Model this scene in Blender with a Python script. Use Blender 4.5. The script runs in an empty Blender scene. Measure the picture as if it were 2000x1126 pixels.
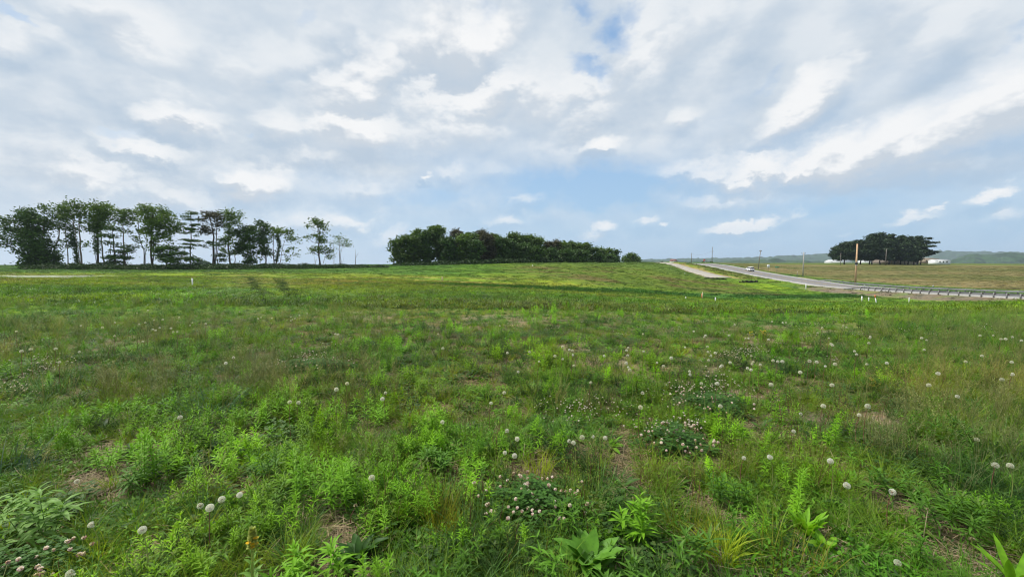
import bpy, math, random
import numpy as np
from mathutils import Vector
R = math.radians
sc = bpy.context.scene
rng = np.random.default_rng(7)
random.seed(7)

# ------------------------------------------------------------------ camera
F = 781.0                      # focal length in photo pixels (2000 wide)
EYE = 1.6
PITCH = math.atan(48 / F)
cam = bpy.data.cameras.new('camera'); cam.lens = 36 * F / 2000; cam.sensor_width = 36
cam.clip_start = 0.05; cam.clip_end = 20000
co = bpy.data.objects.new('camera', cam); sc.collection.objects.link(co)
co.location = (0, 0, EYE); co.rotation_euler = (R(90) - PITCH, 0, 0)
sc.camera = co
sc.view_settings.view_transform = 'Standard'; sc.view_settings.look = 'None'
sc.view_settings.exposure = 0.07; sc.view_settings.gamma = 1.0
sc.cycles.use_denoising = True; sc.render.filter_size = 1.1; sc.cycles.filter_width = 1.1
sc.cycles.max_bounces = 6; sc.cycles.diffuse_bounces = 3; sc.cycles.glossy_bounces = 2
sc.cycles.transmission_bounces = 4; sc.cycles.transparent_max_bounces = 6; sc.cycles.volume_bounces = 0

def ray(px, py):
    """photo pixel -> (x/y slope, -z/y slope) of the ray in the world"""
    a = (px - 1000) / F; b = (py - 563) / F
    dy = math.cos(PITCH) - b * math.sin(PITCH)
    return a / dy, (math.sin(PITCH) + b * math.cos(PITCH)) / dy

# ------------------------------------------------------------------ node helper
class NT:
    def __init__(s, tree): s.t = tree; s.n = tree.nodes; s.l = tree.links
    def new(s, kind, **kw):
        n = s.n.new(kind)
        for k, v in kw.items():
            if k == 'inp':
                for a, b in v.items():
                    s.put(n.inputs[a], b)
            else: setattr(n, k, v)
        return n
    def put(s, sock, v):
        if hasattr(v, 'is_output'): s.l.new(v, sock)
        else:
            if hasattr(sock.default_value, '__len__') and not hasattr(v, '__len__'): v = [v] * len(sock.default_value)
            if hasattr(sock.default_value, '__len__') and len(sock.default_value) == 4 and len(v) == 3: v = (*v, 1)
            sock.default_value = v
    def math(s, op, a, b=0.0, c=None, clamp=False):
        n = s.n.new('ShaderNodeMath'); n.operation = op; n.use_clamp = clamp
        s.put(n.inputs[0], a); s.put(n.inputs[1], b)
        if c is not None: s.put(n.inputs[2], c)
        return n.outputs[0]
    def vmath(s, op, a, b=None, out=0, scale=None):
        n = s.n.new('ShaderNodeVectorMath'); n.operation = op
        s.put(n.inputs[0], a)
        if b is not None: s.put(n.inputs[1], b)
        if scale is not None: s.put(n.inputs['Scale'], scale)
        return n.outputs[out] if out != 'v' else n.outputs['Value']
    def noise(s, vec, scale, detail=4, rough=.5, dist=0.0, out=0, dim='3D'):
        n = s.n.new('ShaderNodeTexNoise'); n.noise_dimensions = dim
        if vec is not None: s.put(n.inputs['Vector'], vec)
        n.inputs['Scale'].default_value = scale; n.inputs['Detail'].default_value = detail
        n.inputs['Roughness'].default_value = rough; n.inputs['Distortion'].default_value = dist
        return n.outputs[out]
    def mapr(s, v, a, b, c=0.0, d=1.0, smooth=False):
        n = s.n.new('ShaderNodeMapRange'); n.clamp = True
        if smooth: n.interpolation_type = 'SMOOTHSTEP'
        for i, x in enumerate((v, a, b, c, d)): s.put(n.inputs[i], x)
        return n.outputs[0]
    def mix(s, f, a, b, mode='MIX'):
        n = s.n.new('ShaderNodeMix'); n.data_type = 'RGBA'; n.blend_type = mode
        s.put(n.inputs[0], f); s.put(n.inputs[6], a); s.put(n.inputs[7], b)
        return n.outputs[2]

# ------------------------------------------------------------------ world: sky and clouds
SUN_EL, SUN_AZ = 56, 288          # azimuth clockwise from the view direction (+y)
W = bpy.data.worlds.new('World'); sc.world = W; W.use_nodes = True
W.cycles.sampling_method = 'MANUAL'; W.cycles.sample_map_resolution = 256
w = NT(W.node_tree); w.n.clear()
bg = w.new('ShaderNodeBackground'); bg.inputs[1].default_value = 0.1
wo = w.new('ShaderNodeOutputWorld'); w.l.new(bg.outputs[0], wo.inputs[0])
sky = w.new('ShaderNodeTexSky', sky_type='NISHITA', sun_disc=False)
sky.sun_elevation = R(SUN_EL); sky.sun_rotation = R(SUN_AZ); sky.air_density = 1.0; sky.dust_density = 1.2; sky.ozone_density = 1.5

# patches of cloud by direction: (photo x, photo y, half width, half height, tilt deg, strength)
WHITE = [
 (1480,330,110,30,0,.75),(1350,335,110,26,4,.7),(1640,285,90,40,25,.9),(1760,255,150,50,22,.9),(1900,210,140,60,15,.95),(2000,180,150,80,15,.8),
 (1560,215,120,34,38,.85),(1620,150,70,24,38,.3),(1150,215,90,40,30,.5),(870,115,90,60,20,.8),(960,70,70,60,30,.85),
 (760,130,90,50,25,.65),(700,255,90,40,10,.8),(930,185,170,45,8,.75),(1060,200,90,60,20,.6),(360,225,85,36,12,.85),
 (560,240,60,40,0,.6),(500,350,90,38,5,.85),(280,290,90,26,-12,.7),(170,345,100,45,-8,.65),(240,60,160,70,-15,.55),
 (20,80,60,40,-20,.6),(90,180,110,50,-15,.25),(1170,283,40,14,4,.75),(1340,235,34,22,20,.45),
 (830,342,13,8,10,.7),(885,335,32,15,10,.5),(1450,447,80,13,8,.95),(1495,437,28,13,20,.7),(1180,440,30,13,0,.8),(1260,436,30,11,10,.6),(1300,440,14,8,0,.7),
 (1160,458,40,12,15,.5),(990,432,50,14,5,.55),(1030,385,45,9,12,.5),(690,430,70,14,-5,.45),(760,455,40,12,25,.45),
 (1380,395,70,20,5,.35),(1560,418,25,12,35,.4),(1780,420,50,16,12,.7),(1825,398,18,8,10,.6),(1930,376,70,14,8,.8),(1960,420,60,26,5,.55),
 (1650,452,34,7,6,.5),(330,390,120,25,0,.35),(620,300,80,22,5,.35),(1100,300,100,30,0,.25),(1720,60,120,50,30,.28),(1850,60,110,40,30,.3),
 (1300,100,130,60,35,.5),(1430,90,90,35,45,.2),(480,140,100,50,20,.4),(640,190,60,30,20,.45),
 (880,95,130,80,15,.95),(720,160,150,50,20,.75),(690,240,110,40,5,.85),(1850,245,200,60,20,1.0),(1970,185,140,80,15,1.0),(1690,295,130,42,20,1.0),(1590,320,90,26,15,.9),(1240,110,120,50,30,.6),(1130,170,110,40,20,.6),(350,225,100,36,8,.9),(490,350,80,36,5,.95),(60,70,70,40,-20,.5),(200,60,150,60,-10,.6),
 (120,330,200,70,0,.35),(230,375,150,30,0,.4),(600,430,130,20,5,.35),(250,180,200,60,0,.3),(560,110,160,50,15,.3),(900,250,180,40,5,.4),(1240,60,120,50,35,.45),(1560,320,160,40,10,.35),(700,370,90,24,0,.35),(1000,330,80,20,0,.25),(1750,330,160,30,0,.35)]
GREY = [
 (900,150,150,45,10,.5),(200,200,200,50,5,.45),(430,40,140,60,0,.35),(120,250,160,40,0,.4),(520,295,130,30,0,.5),(720,320,120,22,0,.45),
 (1450,60,160,60,30,.2),(1330,180,170,60,25,.35),(1480,250,160,40,25,.4),(1730,345,230,26,3,.75),(1950,330,120,30,0,.6),(1880,240,60,9,0,.5),
 (330,350,60,50,0,.4),(60,310,90,40,0,.3),(1180,240,150,40,10,.35),(650,110,130,60,20,.35),(1030,30,70,60,0,.2),(1760,180,200,30,20,.4)]
GAP = [
 (0,35,60,16,-25,1.0),(600,50,34,24,-20,.8),(412,72,20,18,-40,.6),(1155,125,34,22,-20,1.1),(1195,55,30,40,-20,1.2),(1135,10,30,20,0,.9),
 (1225,20,24,22,0,.8),(1765,10,26,12,0,.9),(230,262,70,14,3,.75),(952,10,30,26,0,.5),(523,155,16,8,0,.6),(486,257,14,7,0,.5),(1985,70,40,16,35,.6),
 (1150,365,190,44,0,1.0),(860,385,120,26,5,.45),(1330,390,110,22,0,.35),(1600,400,180,24,0,.35),(1510,170,30,10,35,.3),(650,40,16,8,0,.3)]

def ang(px, py):
    u, v = ray(px, py)
    return math.atan2(u, 1), math.atan2(-v, math.hypot(1, u))

def blob_group(name, blobs, soft):
    g = bpy.data.node_groups.new(name, 'ShaderNodeTree')
    g.interface.new_socket('Vector', in_out='INPUT', socket_type='NodeSocketVector')
    g.interface.new_socket('Value', in_out='OUTPUT', socket_type='NodeSocketFloat')
    t = NT(g); gi = t.new('NodeGroupInput'); go = t.new('NodeGroupOutput')
    acc = None
    for (x, y, hw, hh, tilt, s) in blobs:
        a, e = ang(x, y)
        ax, _ = ang(x + 1, y); _, ey = ang(x, y - 1)
        ra = hw * (ax - a); re = hh * (ey - e)
        m = t.new('ShaderNodeMapping', vector_type='TEXTURE')
        src = gi.outputs[0] if acc is None else t.vmath('ADD', gi.outputs[0], t.vmath('SCALE', (1e-7, 0, 0), scale=acc))
        t.l.new(src, m.inputs['Vector'])
        m.inputs['Location'].default_value = (a, e, 0); m.inputs['Rotation'].default_value = (0, 0, R(tilt)); m.inputs['Scale'].default_value = (ra * 1.5, re * 1.5, 1)
        d = t.vmath('LENGTH', m.outputs[0], out='v')
        v = t.mapr(d, soft, 1.0, s, 0.0, True)
        acc = v if acc is None else t.math('MAXIMUM', acc, v)
    t.l.new(acc, go.inputs[0])
    return g
gW, gG, gB = blob_group('white_patches', WHITE, 0.1), blob_group('grey_patches', GREY, 0.0), blob_group('gaps', GAP, 0.1)

tc = w.new('ShaderNodeTexCoord')
sep = w.new('ShaderNodeSeparateXYZ'); w.l.new(tc.outputs['Generated'], sep.inputs[0])
X, Y, Z = sep.outputs
az = w.math('ARCTAN2', X, Y); el = w.math('ARCSINE', Z)
P = w.new('ShaderNodeCombineXYZ', inp={0: az, 1: el}).outputs[0]
# cloud-sheet coordinates: clouds grow smaller towards the horizon
zz = w.math('ADD', w.math('MAXIMUM', Z, 0.0), 0.30)
Q = w.new('ShaderNodeCombineXYZ', inp={0: w.math('DIVIDE', X, zz), 1: w.math('DIVIDE', Y, zz), 2: 0.0}).outputs[0]
Q = w.vmath('ADD', Q, (3.1, 7.7, 0))
# warp the patches
lowf = w.mapr(el, 0.10, 0.42, 0, 1, True)
Pi = w.vmath('MULTIPLY', P, (1, 1.35, 1))
def vmixv(f, a, b): return w.mix(f, a, b)
n1 = vmixv(lowf, w.noise(Pi, 9.0, 6, .6, out=1), w.noise(Q, 2.6, 6, .6, out=1)); n2 = vmixv(lowf, w.noise(Pi, 30.0, 5, .62, out=1), w.noise(Q, 9.0, 5, .62, out=1))
wv = w.vmath('SCALE', w.vmath('SUBTRACT', n1, (.5, .5, .5)), scale=0.17)
wv2 = w.vmath('SCALE', w.vmath('SUBTRACT', n2, (.5, .5, .5)), scale=0.08)
fade = w.mapr(el, 0.0, 0.45, 0.32, 1.0)
wv = w.vmath('SCALE', w.vmath('ADD', wv, wv2), scale=fade)
Pw = w.vmath('ADD', P, wv)
LIT = (0.006, 0.024, 0)
def grp(g, vec):
    n = w.n.new('ShaderNodeGroup'); n.node_tree = g; w.l.new(vec, n.inputs[0]); return n.outputs[0]
bw = grp(gW, Pw); bw2 = grp(gW, w.vmath('ADD', Pw, LIT)); bgp = grp(gB, Pw); bgr = grp(gG, Pw)
Qs = w.vmath('ADD', Q, (0.05, -0.13, 0)); Ps = w.vmath('ADD', Pi, (0.008, 0.030, 0))
f1 = w.noise(Q, 1.7, 9, .54, .1); f1s = w.noise(Qs, 1.7, 6, .54, .1)
def fmix(f, a, b): return w.math('ADD', w.math('MULTIPLY', a, w.math('SUBTRACT', 1.0, f)), w.math('MULTIPLY', b, f))
f2 = fmix(lowf, w.noise(Pi, 13.0, 8, .58, .1), w.noise(Q, 5.4, 8, .56, .1)); f2s = fmix(lowf, w.noise(Ps, 13.0, 6, .58, .1), w.noise(Qs, 5.4, 6, .56, .1))
d0 = w.math('ADD', w.math('MULTIPLY', w.math('SUBTRACT', f1, .5), 1.0), w.math('MULTIPLY', w.math('SUBTRACT', f2, .5), .55))
d = w.math('ADD', bw, d0)
dens = w.mapr(d, w.mapr(el, .08, .5, .06, -.12), w.mapr(el, .08, .5, .80, 1.0), 0, 1, True)
rel = w.math('ADD', w.math('MULTIPLY', w.math('SUBTRACT', f2, f2s), 2.0), w.math('MULTIPLY', w.math('SUBTRACT', bw, bw2), 1.5))
rel = w.math('ADD', rel, w.math('MULTIPLY', w.math('SUBTRACT', f1, f1s), 1.0))
# thin veil that thickens away from the horizon
veil = w.math('ADD', w.mapr(el, 0.02, 0.40, .28, 1.0, True), w.mapr(az, -.95, -.05, .55, 0.0, True))
veil = w.math('ADD', veil, w.math('MULTIPLY', d0, .45))
veil = w.math('ADD', veil, w.math('MULTIPLY', bgr, .45))
veil = w.math('SUBTRACT', veil, w.math('MULTIPLY', bgp, w.mapr(d0, -.2, .3, .95, .25)), clamp=True)
K = 10.0
def col(c): return tuple(x * K for x in c)
skyc = w.mix(1.0, sky.outputs[0], (1.25, 1.2, 1.1, 1), 'MULTIPLY')
hz = w.mapr(el, 0.05, 0.55, .85, 0.6, True)
skyc = w.mix(hz, skyc, w.mix(w.mapr(el, .08, .5), col((.39, .60, .83)), col((.30, .52, .86))))
shade = w.math('ADD', w.math('MULTIPLY', bgr, .75), w.math('MULTIPLY', rel, -.75))
veilc = w.mix(w.mapr(shade, -.18, .62), col((.68, .74, .80)), col((.475, .575, .69)))
c = w.mix(veil, skyc, veilc)
whc = w.mix(w.mapr(rel, -.24, .22), col((.58, .64, .71)), col((.90, .905, .91)))
whf = w.math('MULTIPLY', dens, w.mapr(el, 0.0, .12, .72, .95))
whf = w.math('MULTIPLY', whf, w.mapr(bgp, 0, .9, 1, .3))
c = w.mix(whf, c, whc)
hb = w.mapr(el, -0.01, 0.12, .6, 0.0, True)
c = w.mix(hb, c, w.mix(w.mapr(az, -.8, .5), col((.60, .71, .84)), col((.42, .59, .78))))
c = w.mix(w.mapr(el, -0.06, -0.01, 1, 0), c, col((.12, .16, .10)))
w.l.new(c, bg.inputs[0])

sun = bpy.data.lights.new('sun', 'SUN'); sun.energy = 4.9; sun.angle = R(12); sun.color = (1, .96, .89)
so = bpy.data.objects.new('sun', sun); sc.collection.objects.link(so)
sd = Vector((math.sin(R(SUN_AZ)) * math.cos(R(SUN_EL)), math.cos(R(SUN_AZ)) * math.cos(R(SUN_EL)), math.sin(R(SUN_EL))))
so.rotation_euler = sd.to_track_quat('Z', 'Y').to_euler()

# ------------------------------------------------------------------ numpy noise
_lat = np.random.default_rng(11).random((256, 256))
def vnoise(x, y, s=1.0, o=0):
    x = np.asarray(x) / s + 17.3 + o * 31.7; y = np.asarray(y) / s + 9.1 + o * 13.9
    xi = np.floor(x).astype(int); yi = np.floor(y).astype(int); fx = x - xi; fy = y - yi
    fx = fx * fx * (3 - 2 * fx); fy = fy * fy * (3 - 2 * fy)
    g = lambda a, b: _lat[(a) % 256, (b) % 256]
    return (g(xi, yi) * (1 - fx) + g(xi + 1, yi) * fx) * (1 - fy) + (g(xi, yi + 1) * (1 - fx) + g(xi + 1, yi + 1) * fx) * fy
def fbm(x, y, s, o=0, n=4):
    t = 0; a = 1; k = 0
    for i in range(n): t = t + a * vnoise(x, y, s / 2 ** i, o + i); k += a; a *= .55
    return t / k
def sstep(x, a, b):
    t = np.clip((np.asarray(x, float) - a) / (b - a), 0, 1); return t * t * (3 - 2 * t)

# ------------------------------------------------------------------ terrain height
def pchip(x, y):
    x = np.array(x, float); y = np.array(y, float); h = np.diff(x); dl = np.diff(y) / h
    m = np.zeros(len(x)); m[0] = dl[0]; m[-1] = dl[-1]
    for i in range(1, len(x) - 1):
        if dl[i - 1] * dl[i] > 0:
            w1 = 2 * h[i] + h[i - 1]; w2 = h[i] + 2 * h[i - 1]; m[i] = (w1 + w2) / (w1 / dl[i - 1] + w2 / dl[i])
    def f(q):
        q = np.clip(q, x[0], x[-1]); i = np.clip(np.searchsorted(x, q) - 1, 0, len(x) - 2)
        t = (q - x[i]) / h[i]; t2 = t * t; t3 = t2 * t
        return (2 * t3 - 3 * t2 + 1) * y[i] + (t3 - 2 * t2 + t) * h[i] * m[i] + (-2 * t3 + 3 * t2) * y[i + 1] + (t3 - t2) * h[i] * m[i + 1]
    return f
ZK = [3, 8, 15, 25, 40, 55, 70, 90, 120, 160, 200, 260, 350, 600, 1500, 4000]
TAB = {
 -1.3: [-1.6,-1.6,-1.65,-1.75,-1.8,-1.75,-1.65,-1.5,-1.3,-1.0,-.9,-1.0,-1.2,-1.5,-4.5,-14],
 -.7:  [-1.6,-1.6,-1.65,-1.8,-1.95,-1.95,-1.85,-1.65,-1.25,-.95,-.8,-.8,-.9,-1.4,-4.5,-14],
 -.25: [-1.6,-1.6,-1.75,-2.0,-2.4,-2.6,-2.35,-1.7,-1.0,-.4,-.3,-.6,-1.0,-1.6,-4.5,-14],
 .1:   [-1.6,-1.6,-1.8,-2.2,-2.9,-3.55,-3.1,-2.0,-.7,.5,.9,.6,-1,-6,-12,-20],
 .35:  [-1.6,-1.65,-1.9,-2.5,-3.5,-4.4,-4.6,-3.9,-2.3,-.5,.6,1.1,.3,-6,-12,-20],
 .5:   [-1.6,-1.65,-1.95,-2.7,-4.0,-5.0,-5.5,-5.5,-5.1,-3.7,-1.2,.8,.5,-6,-12,-20],
 .75:  [-1.6,-1.65,-1.95,-2.8,-4.2,-5.4,-6.2,-6.7,-5.9,-4.3,-2.8,-1.0,.8,-3,-12,-20],
 1.0:  [-1.6,-1.65,-1.95,-2.75,-4.1,-5.5,-6.2,-5.9,-4.9,-3.8,-2.7,-1.2,.6,-3,-12,-20],
 1.3:  [-1.6,-1.65,-1.9,-2.65,-3.95,-5.2,-5.2,-4.6,-4.0,-3.2,-2.4,-1.3,-.1,-3,-12,-20]}
UK = np.array(sorted(TAB)); _rows = [pchip(np.log(ZK), TAB[k]) for k in UK]
_ug = np.linspace(-1.3, 1.3, 131); _zg = np.linspace(math.log(3), math.log(4000), 200)
_tab = np.array([[0.0] * len(_zg)] * len(_ug))
for j, lz in enumerate(_zg):
    _tab[:, j] = pchip(UK, [float(r(np.array([lz]))[0]) for r in _rows])(_ug)
for _ in range(3):
    _tab[1:-1] = (_tab[:-2] + 2 * _tab[1:-1] + _tab[2:]) / 4
SL = 0.152
HWY = pchip([0, 30, 58, 80, 93, 108, 126, 137, 151, 165, 186, 208, 235, 280, 400, 900, 6000], [-3.2, -4.2, -5.0, -5.6, -5.85, -5.9, -5.3, -4.8, -4.05, -3.2, -1.8, -.45, .25, -.6, -6, -14, -30])
GRV = pchip([100, 128, 143, 160, 175, 190, 205, 228, 250, 280, 350, 900], [-5.6, -5.05, -4.6, -3.75, -2.75, -1.7, -.55, .7, 1.0, .5, -3, -14])
A_HWY, A_GRV = 72.5, 52.0
def height(x, y):
    x = np.asarray(x, float); y = np.asarray(y, float)
    ze = np.maximum(np.maximum(y, np.abs(x) / 1.6), 3.0)
    u = np.clip(x / ze, -1.3, 1.3); lz = np.clip(np.log(ze), _zg[0], _zg[-1])
    a = (u + 1.3) / 2.6 * 130; b = (lz - _zg[0]) / (_zg[-1] - _zg[0]) * 199
    i = np.clip(a.astype(int), 0, 129); j = np.clip(b.astype(int), 0, 198); fa = a - i; fb = b - j
    h = (_tab[i, j] * (1 - fa) + _tab[i + 1, j] * fa) * (1 - fb) + (_tab[i, j + 1] * (1 - fa) + _tab[i + 1, j + 1] * fa) * fb
    r = np.hypot(x, y)
    h = h + (fbm(x, y, 14, 3) - .5) * .35 * sstep(r, 8, 60) * (1 - sstep(r, 150, 260)) + (fbm(x, y, 1.3, 5) - .5) * .07
    al = x - SL * y
    ok = sstep(y, 15, 40)
    k = (1 - sstep(np.abs(al - A_HWY), 8, 13)) * ok
    h = h * (1 - k) + (HWY(y) - .18) * k
    k = (1 - sstep(np.abs(al - A_GRV), 4.5, 8.5)) * sstep(y, 118, 140)
    h = h * (1 - k) + (GRV(y) - .15) * k
    # grassy bank between the two roads
    k = np.exp(-((al - 61.5) / 2.6) ** 2) * sstep(y, 125, 160) * (1 - sstep(y, 230, 300))
    return h + .45 * k + EYE
def hit(px, py):
    u, v = ray(px, py); t = np.exp(np.linspace(math.log(1.2), math.log(900), 6000))
    z = EYE - v * t; g = height(u * t, t); i = np.argmax(z < g)
    if z[i] >= g[i]: i = len(t) - 1
    return float(u * t[i]), float(t[i]), float(g[i])
def at(px, y):
    """point on the ground at photo column px and depth y"""
    x = (px - 1000) / F * y / math.cos(PITCH)
    return x, y, float(height(x, y))
def zat(px, py, y):
    u, v = ray(px, py); return EYE - v * y

# ------------------------------------------------------------------ mesh helpers
def tag(o, label=None, cat=None, group=None, kind=None):
    if label: o['label'] = label
    if cat: o['category'] = cat
    if group: o['group'] = group
    if kind: o['kind'] = kind
    return o
def mesh_np(name, V, Fs, mats, mi=None, smooth=False):
    """V (n,3); Fs list of int arrays (m,k)"""
    me = bpy.data.meshes.new(name); V = np.asarray(V, np.float32)
    Fs = [np.asarray(f, np.int32) for f in Fs if len(f)]
    me.vertices.add(len(V)); me.vertices.foreach_set('co', V.ravel())
    loops = np.concatenate([f.ravel() for f in Fs]); tot = np.concatenate([np.full(len(f), f.shape[1], np.int32) for f in Fs])
    st = np.concatenate([[0], np.cumsum(tot)[:-1]]).astype(np.int32)
    me.loops.add(len(loops)); me.loops.foreach_set('vertex_index', loops)
    me.polygons.add(len(tot)); me.polygons.foreach_set('loop_start', st); me.polygons.foreach_set('loop_total', tot)
    for m in (mats if isinstance(mats, (list, tuple)) else [mats]): me.materials.append(m)
    if mi is not None: me.polygons.foreach_set('material_index', np.asarray(mi, np.int32))
    if smooth: me.polygons.foreach_set('use_smooth', np.ones(len(tot), bool))
    me.update(); me.validate(); return me
def link(name, me, parent=None, loc=(0, 0, 0)):
    o = bpy.data.objects.new(name, me); sc.collection.objects.link(o); o.location = loc
    if parent: o.parent = parent
    return o
def empty(name, loc=(0, 0, 0), rz=0.0):
    o = bpy.data.objects.new(name, None); sc.collection.objects.link(o); o.location = loc; o.rotation_euler = (0, 0, rz); o.empty_display_size = .3
    return o
def copy_tree(o, parent=None):
    c = o.copy(); sc.collection.objects.link(c); c.parent = parent
    for k in ('kind',):
        pass
    for ch in list(o.children): copy_tree(ch, c)
    return c
class MB:
    def __init__(s): s.V = []; s.F = {}; s.n = 0; s.M = {}
    def add(s, V, Fc, mi=0):
        V = np.asarray(V, float); s.V.append(V)
        for f in (Fc if isinstance(Fc, list) else [Fc]):
            f = np.asarray(f, int)
            if len(f): s.F.setdefault(f.shape[1], []).append(f + s.n); s.M.setdefault(f.shape[1], []).append(np.full(len(f), mi))
        s.n += len(V); return s
    def mesh(s, name, mats, smooth=False):
        ks = list(s.F); Fs = [np.concatenate(s.F[k]) for k in ks]; mi = np.concatenate([np.concatenate(s.M[k]) for k in ks])
        return mesh_np(name, np.concatenate(s.V), Fs, mats, mi, smooth)
    def build(s, name, mats, parent=None, smooth=False, loc=(0, 0, 0)):
        return link(name, s.mesh(name, mats, smooth), parent, loc)
def box(c, s, rz=0.0, taper=1.0):
    x, y, z = [q / 2 for q in s]
    V = np.array([(-x, -y, -z), (x, -y, -z), (x, y, -z), (-x, y, -z), (-x * taper, -y * taper, z), (x * taper, -y * taper, z), (x * taper, y * taper, z), (-x * taper, y * taper, z)])
    cs, sn = math.cos(rz), math.sin(rz); V[:, :2] = V[:, :2] @ np.array([[cs, sn], [-sn, cs]])
    return V + np.array(c), np.array([(0, 3, 2, 1), (4, 5, 6, 7), (0, 1, 5, 4), (1, 2, 6, 5), (2, 3, 7, 6), (3, 0, 4, 7)])
def tube(P, r, k=6, cap=True):
    P = np.asarray(P, float); r = np.broadcast_to(np.asarray(r, float), (len(P),))
    T = np.gradient(P, axis=0); T /= np.linalg.norm(T, axis=1)[:, None] + 1e-9
    ref = np.where(np.abs(T[:, 2:3]) < .9, np.array([[0, 0, 1.0]]), np.array([[1.0, 0, 0]]))
    ref = np.broadcast_to(ref[:1] if len(P) < 30 else ref, T.shape)
    A = np.cross(T, ref); A /= np.linalg.norm(A, axis=1)[:, None] + 1e-9; B = np.cross(T, A)
    th = np.arange(k) / k * 2 * math.pi
    V = P[:, None] + r[:, None, None] * (A[:, None] * np.cos(th)[None, :, None] + B[:, None] * np.sin(th)[None, :, None])
    n = len(P); i = np.arange(n - 1)[:, None] * k; j = np.arange(k)[None]; j2 = (j + 1) % k
    Fq = np.stack([i + j, i + j2, i + k + j2, i + k + j], -1).reshape(-1, 4)
    out = [Fq]
    if cap: out.append(np.array([list(range(k))[::-1], [(n - 1) * k + q for q in range(k)]]))
    return V.reshape(-1, 3), out
def strips(P, az, el, L, Wd, droop=0.5, seg=3, prof=None, fold=0.0, roll=0.0, wave=0.0):
    """n curved leaves; returns V, F. each leaf: path bending down by `droop` rad"""
    P = np.atleast_2d(np.asarray(P, float)); n = len(P)
    az, el, L, Wd, droop, roll = [np.broadcast_to(np.asarray(q, float), (n,)) for q in (az, el, L, Wd, droop, roll)]
    if prof is None: prof = [.5, 1, .75, .05] if seg == 3 else list(np.interp(np.linspace(0, 1, seg + 1), [0, .35, .7, 1], [.4, 1, .8, .05]))
    pts = [P]
    for i in range(seg):
        e = el - droop * (i + .5) / seg
        pts.append(pts[-1] + (L / seg)[:, None] * np.stack([np.cos(az) * np.cos(e), np.sin(az) * np.cos(e), np.sin(e)], 1))
    pts = np.stack(pts, 1)
    e = el - droop * .5
    side = np.stack([-np.sin(az), np.cos(az), np.zeros(n)], 1); nrm = np.stack([-np.cos(az) * np.sin(e), -np.sin(az) * np.sin(e), np.cos(e)], 1)
    side = side * np.cos(roll)[:, None] + nrm * np.sin(roll)[:, None]
    wd = Wd[:, None] * np.array(prof)[None] / 2
    a = pts - side[:, None] * wd[..., None]; b = pts + side[:, None] * wd[..., None]
    if fold:
        lift = nrm[:, None] * (wd * fold)[..., None]
        if wave: lift = lift * (1 + wave * rng.standard_normal(wd.shape)[..., None])
        a = a + lift; b = b + lift
        V = np.stack([a, pts, b], 2); m = seg + 1
        base = np.arange(n)[:, None] * m * 3; s = np.arange(seg)[None] * 3; q = (base + s)[..., None]
        Fq = np.concatenate([(q + np.array([0, 1, 4, 3])).reshape(-1, 4), (q + np.array([1, 2, 5, 4])).reshape(-1, 4)])
        return V.reshape(-1, 3), Fq
    V = np.stack([a, b], 2); m = seg + 1
    base = np.arange(n)[:, None] * m * 2; s = np.arange(seg)[None] * 2
    Fq = ((base + s)[..., None] + np.array([0, 1, 3, 2])).reshape(-1, 4)
    return V.reshape(-1, 3), Fq

# ------------------------------------------------------------------ materials
def new_mat(name):
    m = bpy.data.materials.new(name); m.use_nodes = True; t = NT(m.node_tree); t.n.clear()
    out = t.new('ShaderNodeOutputMaterial'); return m, t, out
def mat_plain(name, c, rough=.7, metal=0.0, var=.15, scale=8.0, spec=.5):
    m, t, out = new_mat(name); tc = t.new('ShaderNodeTexCoord').outputs['Object']
    nz = t.noise(tc, scale, 5, .6)
    f = t.mapr(nz, .3, .7, 1 - var, 1 + var)
    cc = t.vmath('SCALE', tuple(c), scale=f)
    b = t.new('ShaderNodeBsdfPrincipled', inp={'Base Color': cc, 'Roughness': rough, 'Metallic': metal, 'Specular IOR Level': spec})
    t.l.new(b.outputs[0], out.inputs[0]); return m
def mat_leaf(name, c, c2=None, tint=False, trans=.35, rough=.55, scale=3.0, gloss=.25, objvar=.25, dry=0.0):
    m, t, out = new_mat(name); geo = t.new('ShaderNodeNewGeometry'); tc = t.new('ShaderNodeTexCoord').outputs['Object']
    nz = t.noise(geo.outputs['Position'], scale, 3, .6)
    c2 = c2 or tuple(q * .6 for q in c)
    cc = t.mix(t.mapr(nz, .35, .65), tuple(c2), tuple(c))
    rnd = t.new('ShaderNodeObjectInfo').outputs['Random']
    cc = t.mix(1.0, cc, t.mix(rnd, (1 - objvar,) * 3, (1 + objvar, 1 + objvar * .8, 1 + objvar * .3)), 'MULTIPLY')
    if dry:
        cc = t.mix(t.mapr(t.noise(tc, 9.0, 2, .5), .56, .68, 0, dry), cc, (.22, .17, .07))
    if tint:
        at = t.new('ShaderNodeAttribute', attribute_type='INSTANCER', attribute_name='tint')
        cc = t.mix(1.0, cc, at.outputs['Color'], 'MULTIPLY')
    b = t.new('ShaderNodeBsdfPrincipled', inp={'Base Color': cc, 'Roughness': rough, 'Specular IOR Level': gloss})
    tr = t.new('ShaderNodeBsdfTranslucent', inp={'Color': t.mix(1.0, cc, (1.25, 1.2, .6), 'MULTIPLY')})
    mx = t.new('ShaderNodeMixShader', inp={0: trans}); t.l.new(b.outputs[0], mx.inputs[1]); t.l.new(tr.outputs[0], mx.inputs[2])
    t.l.new(mx.outputs[0], out.inputs[0]); return m

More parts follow.
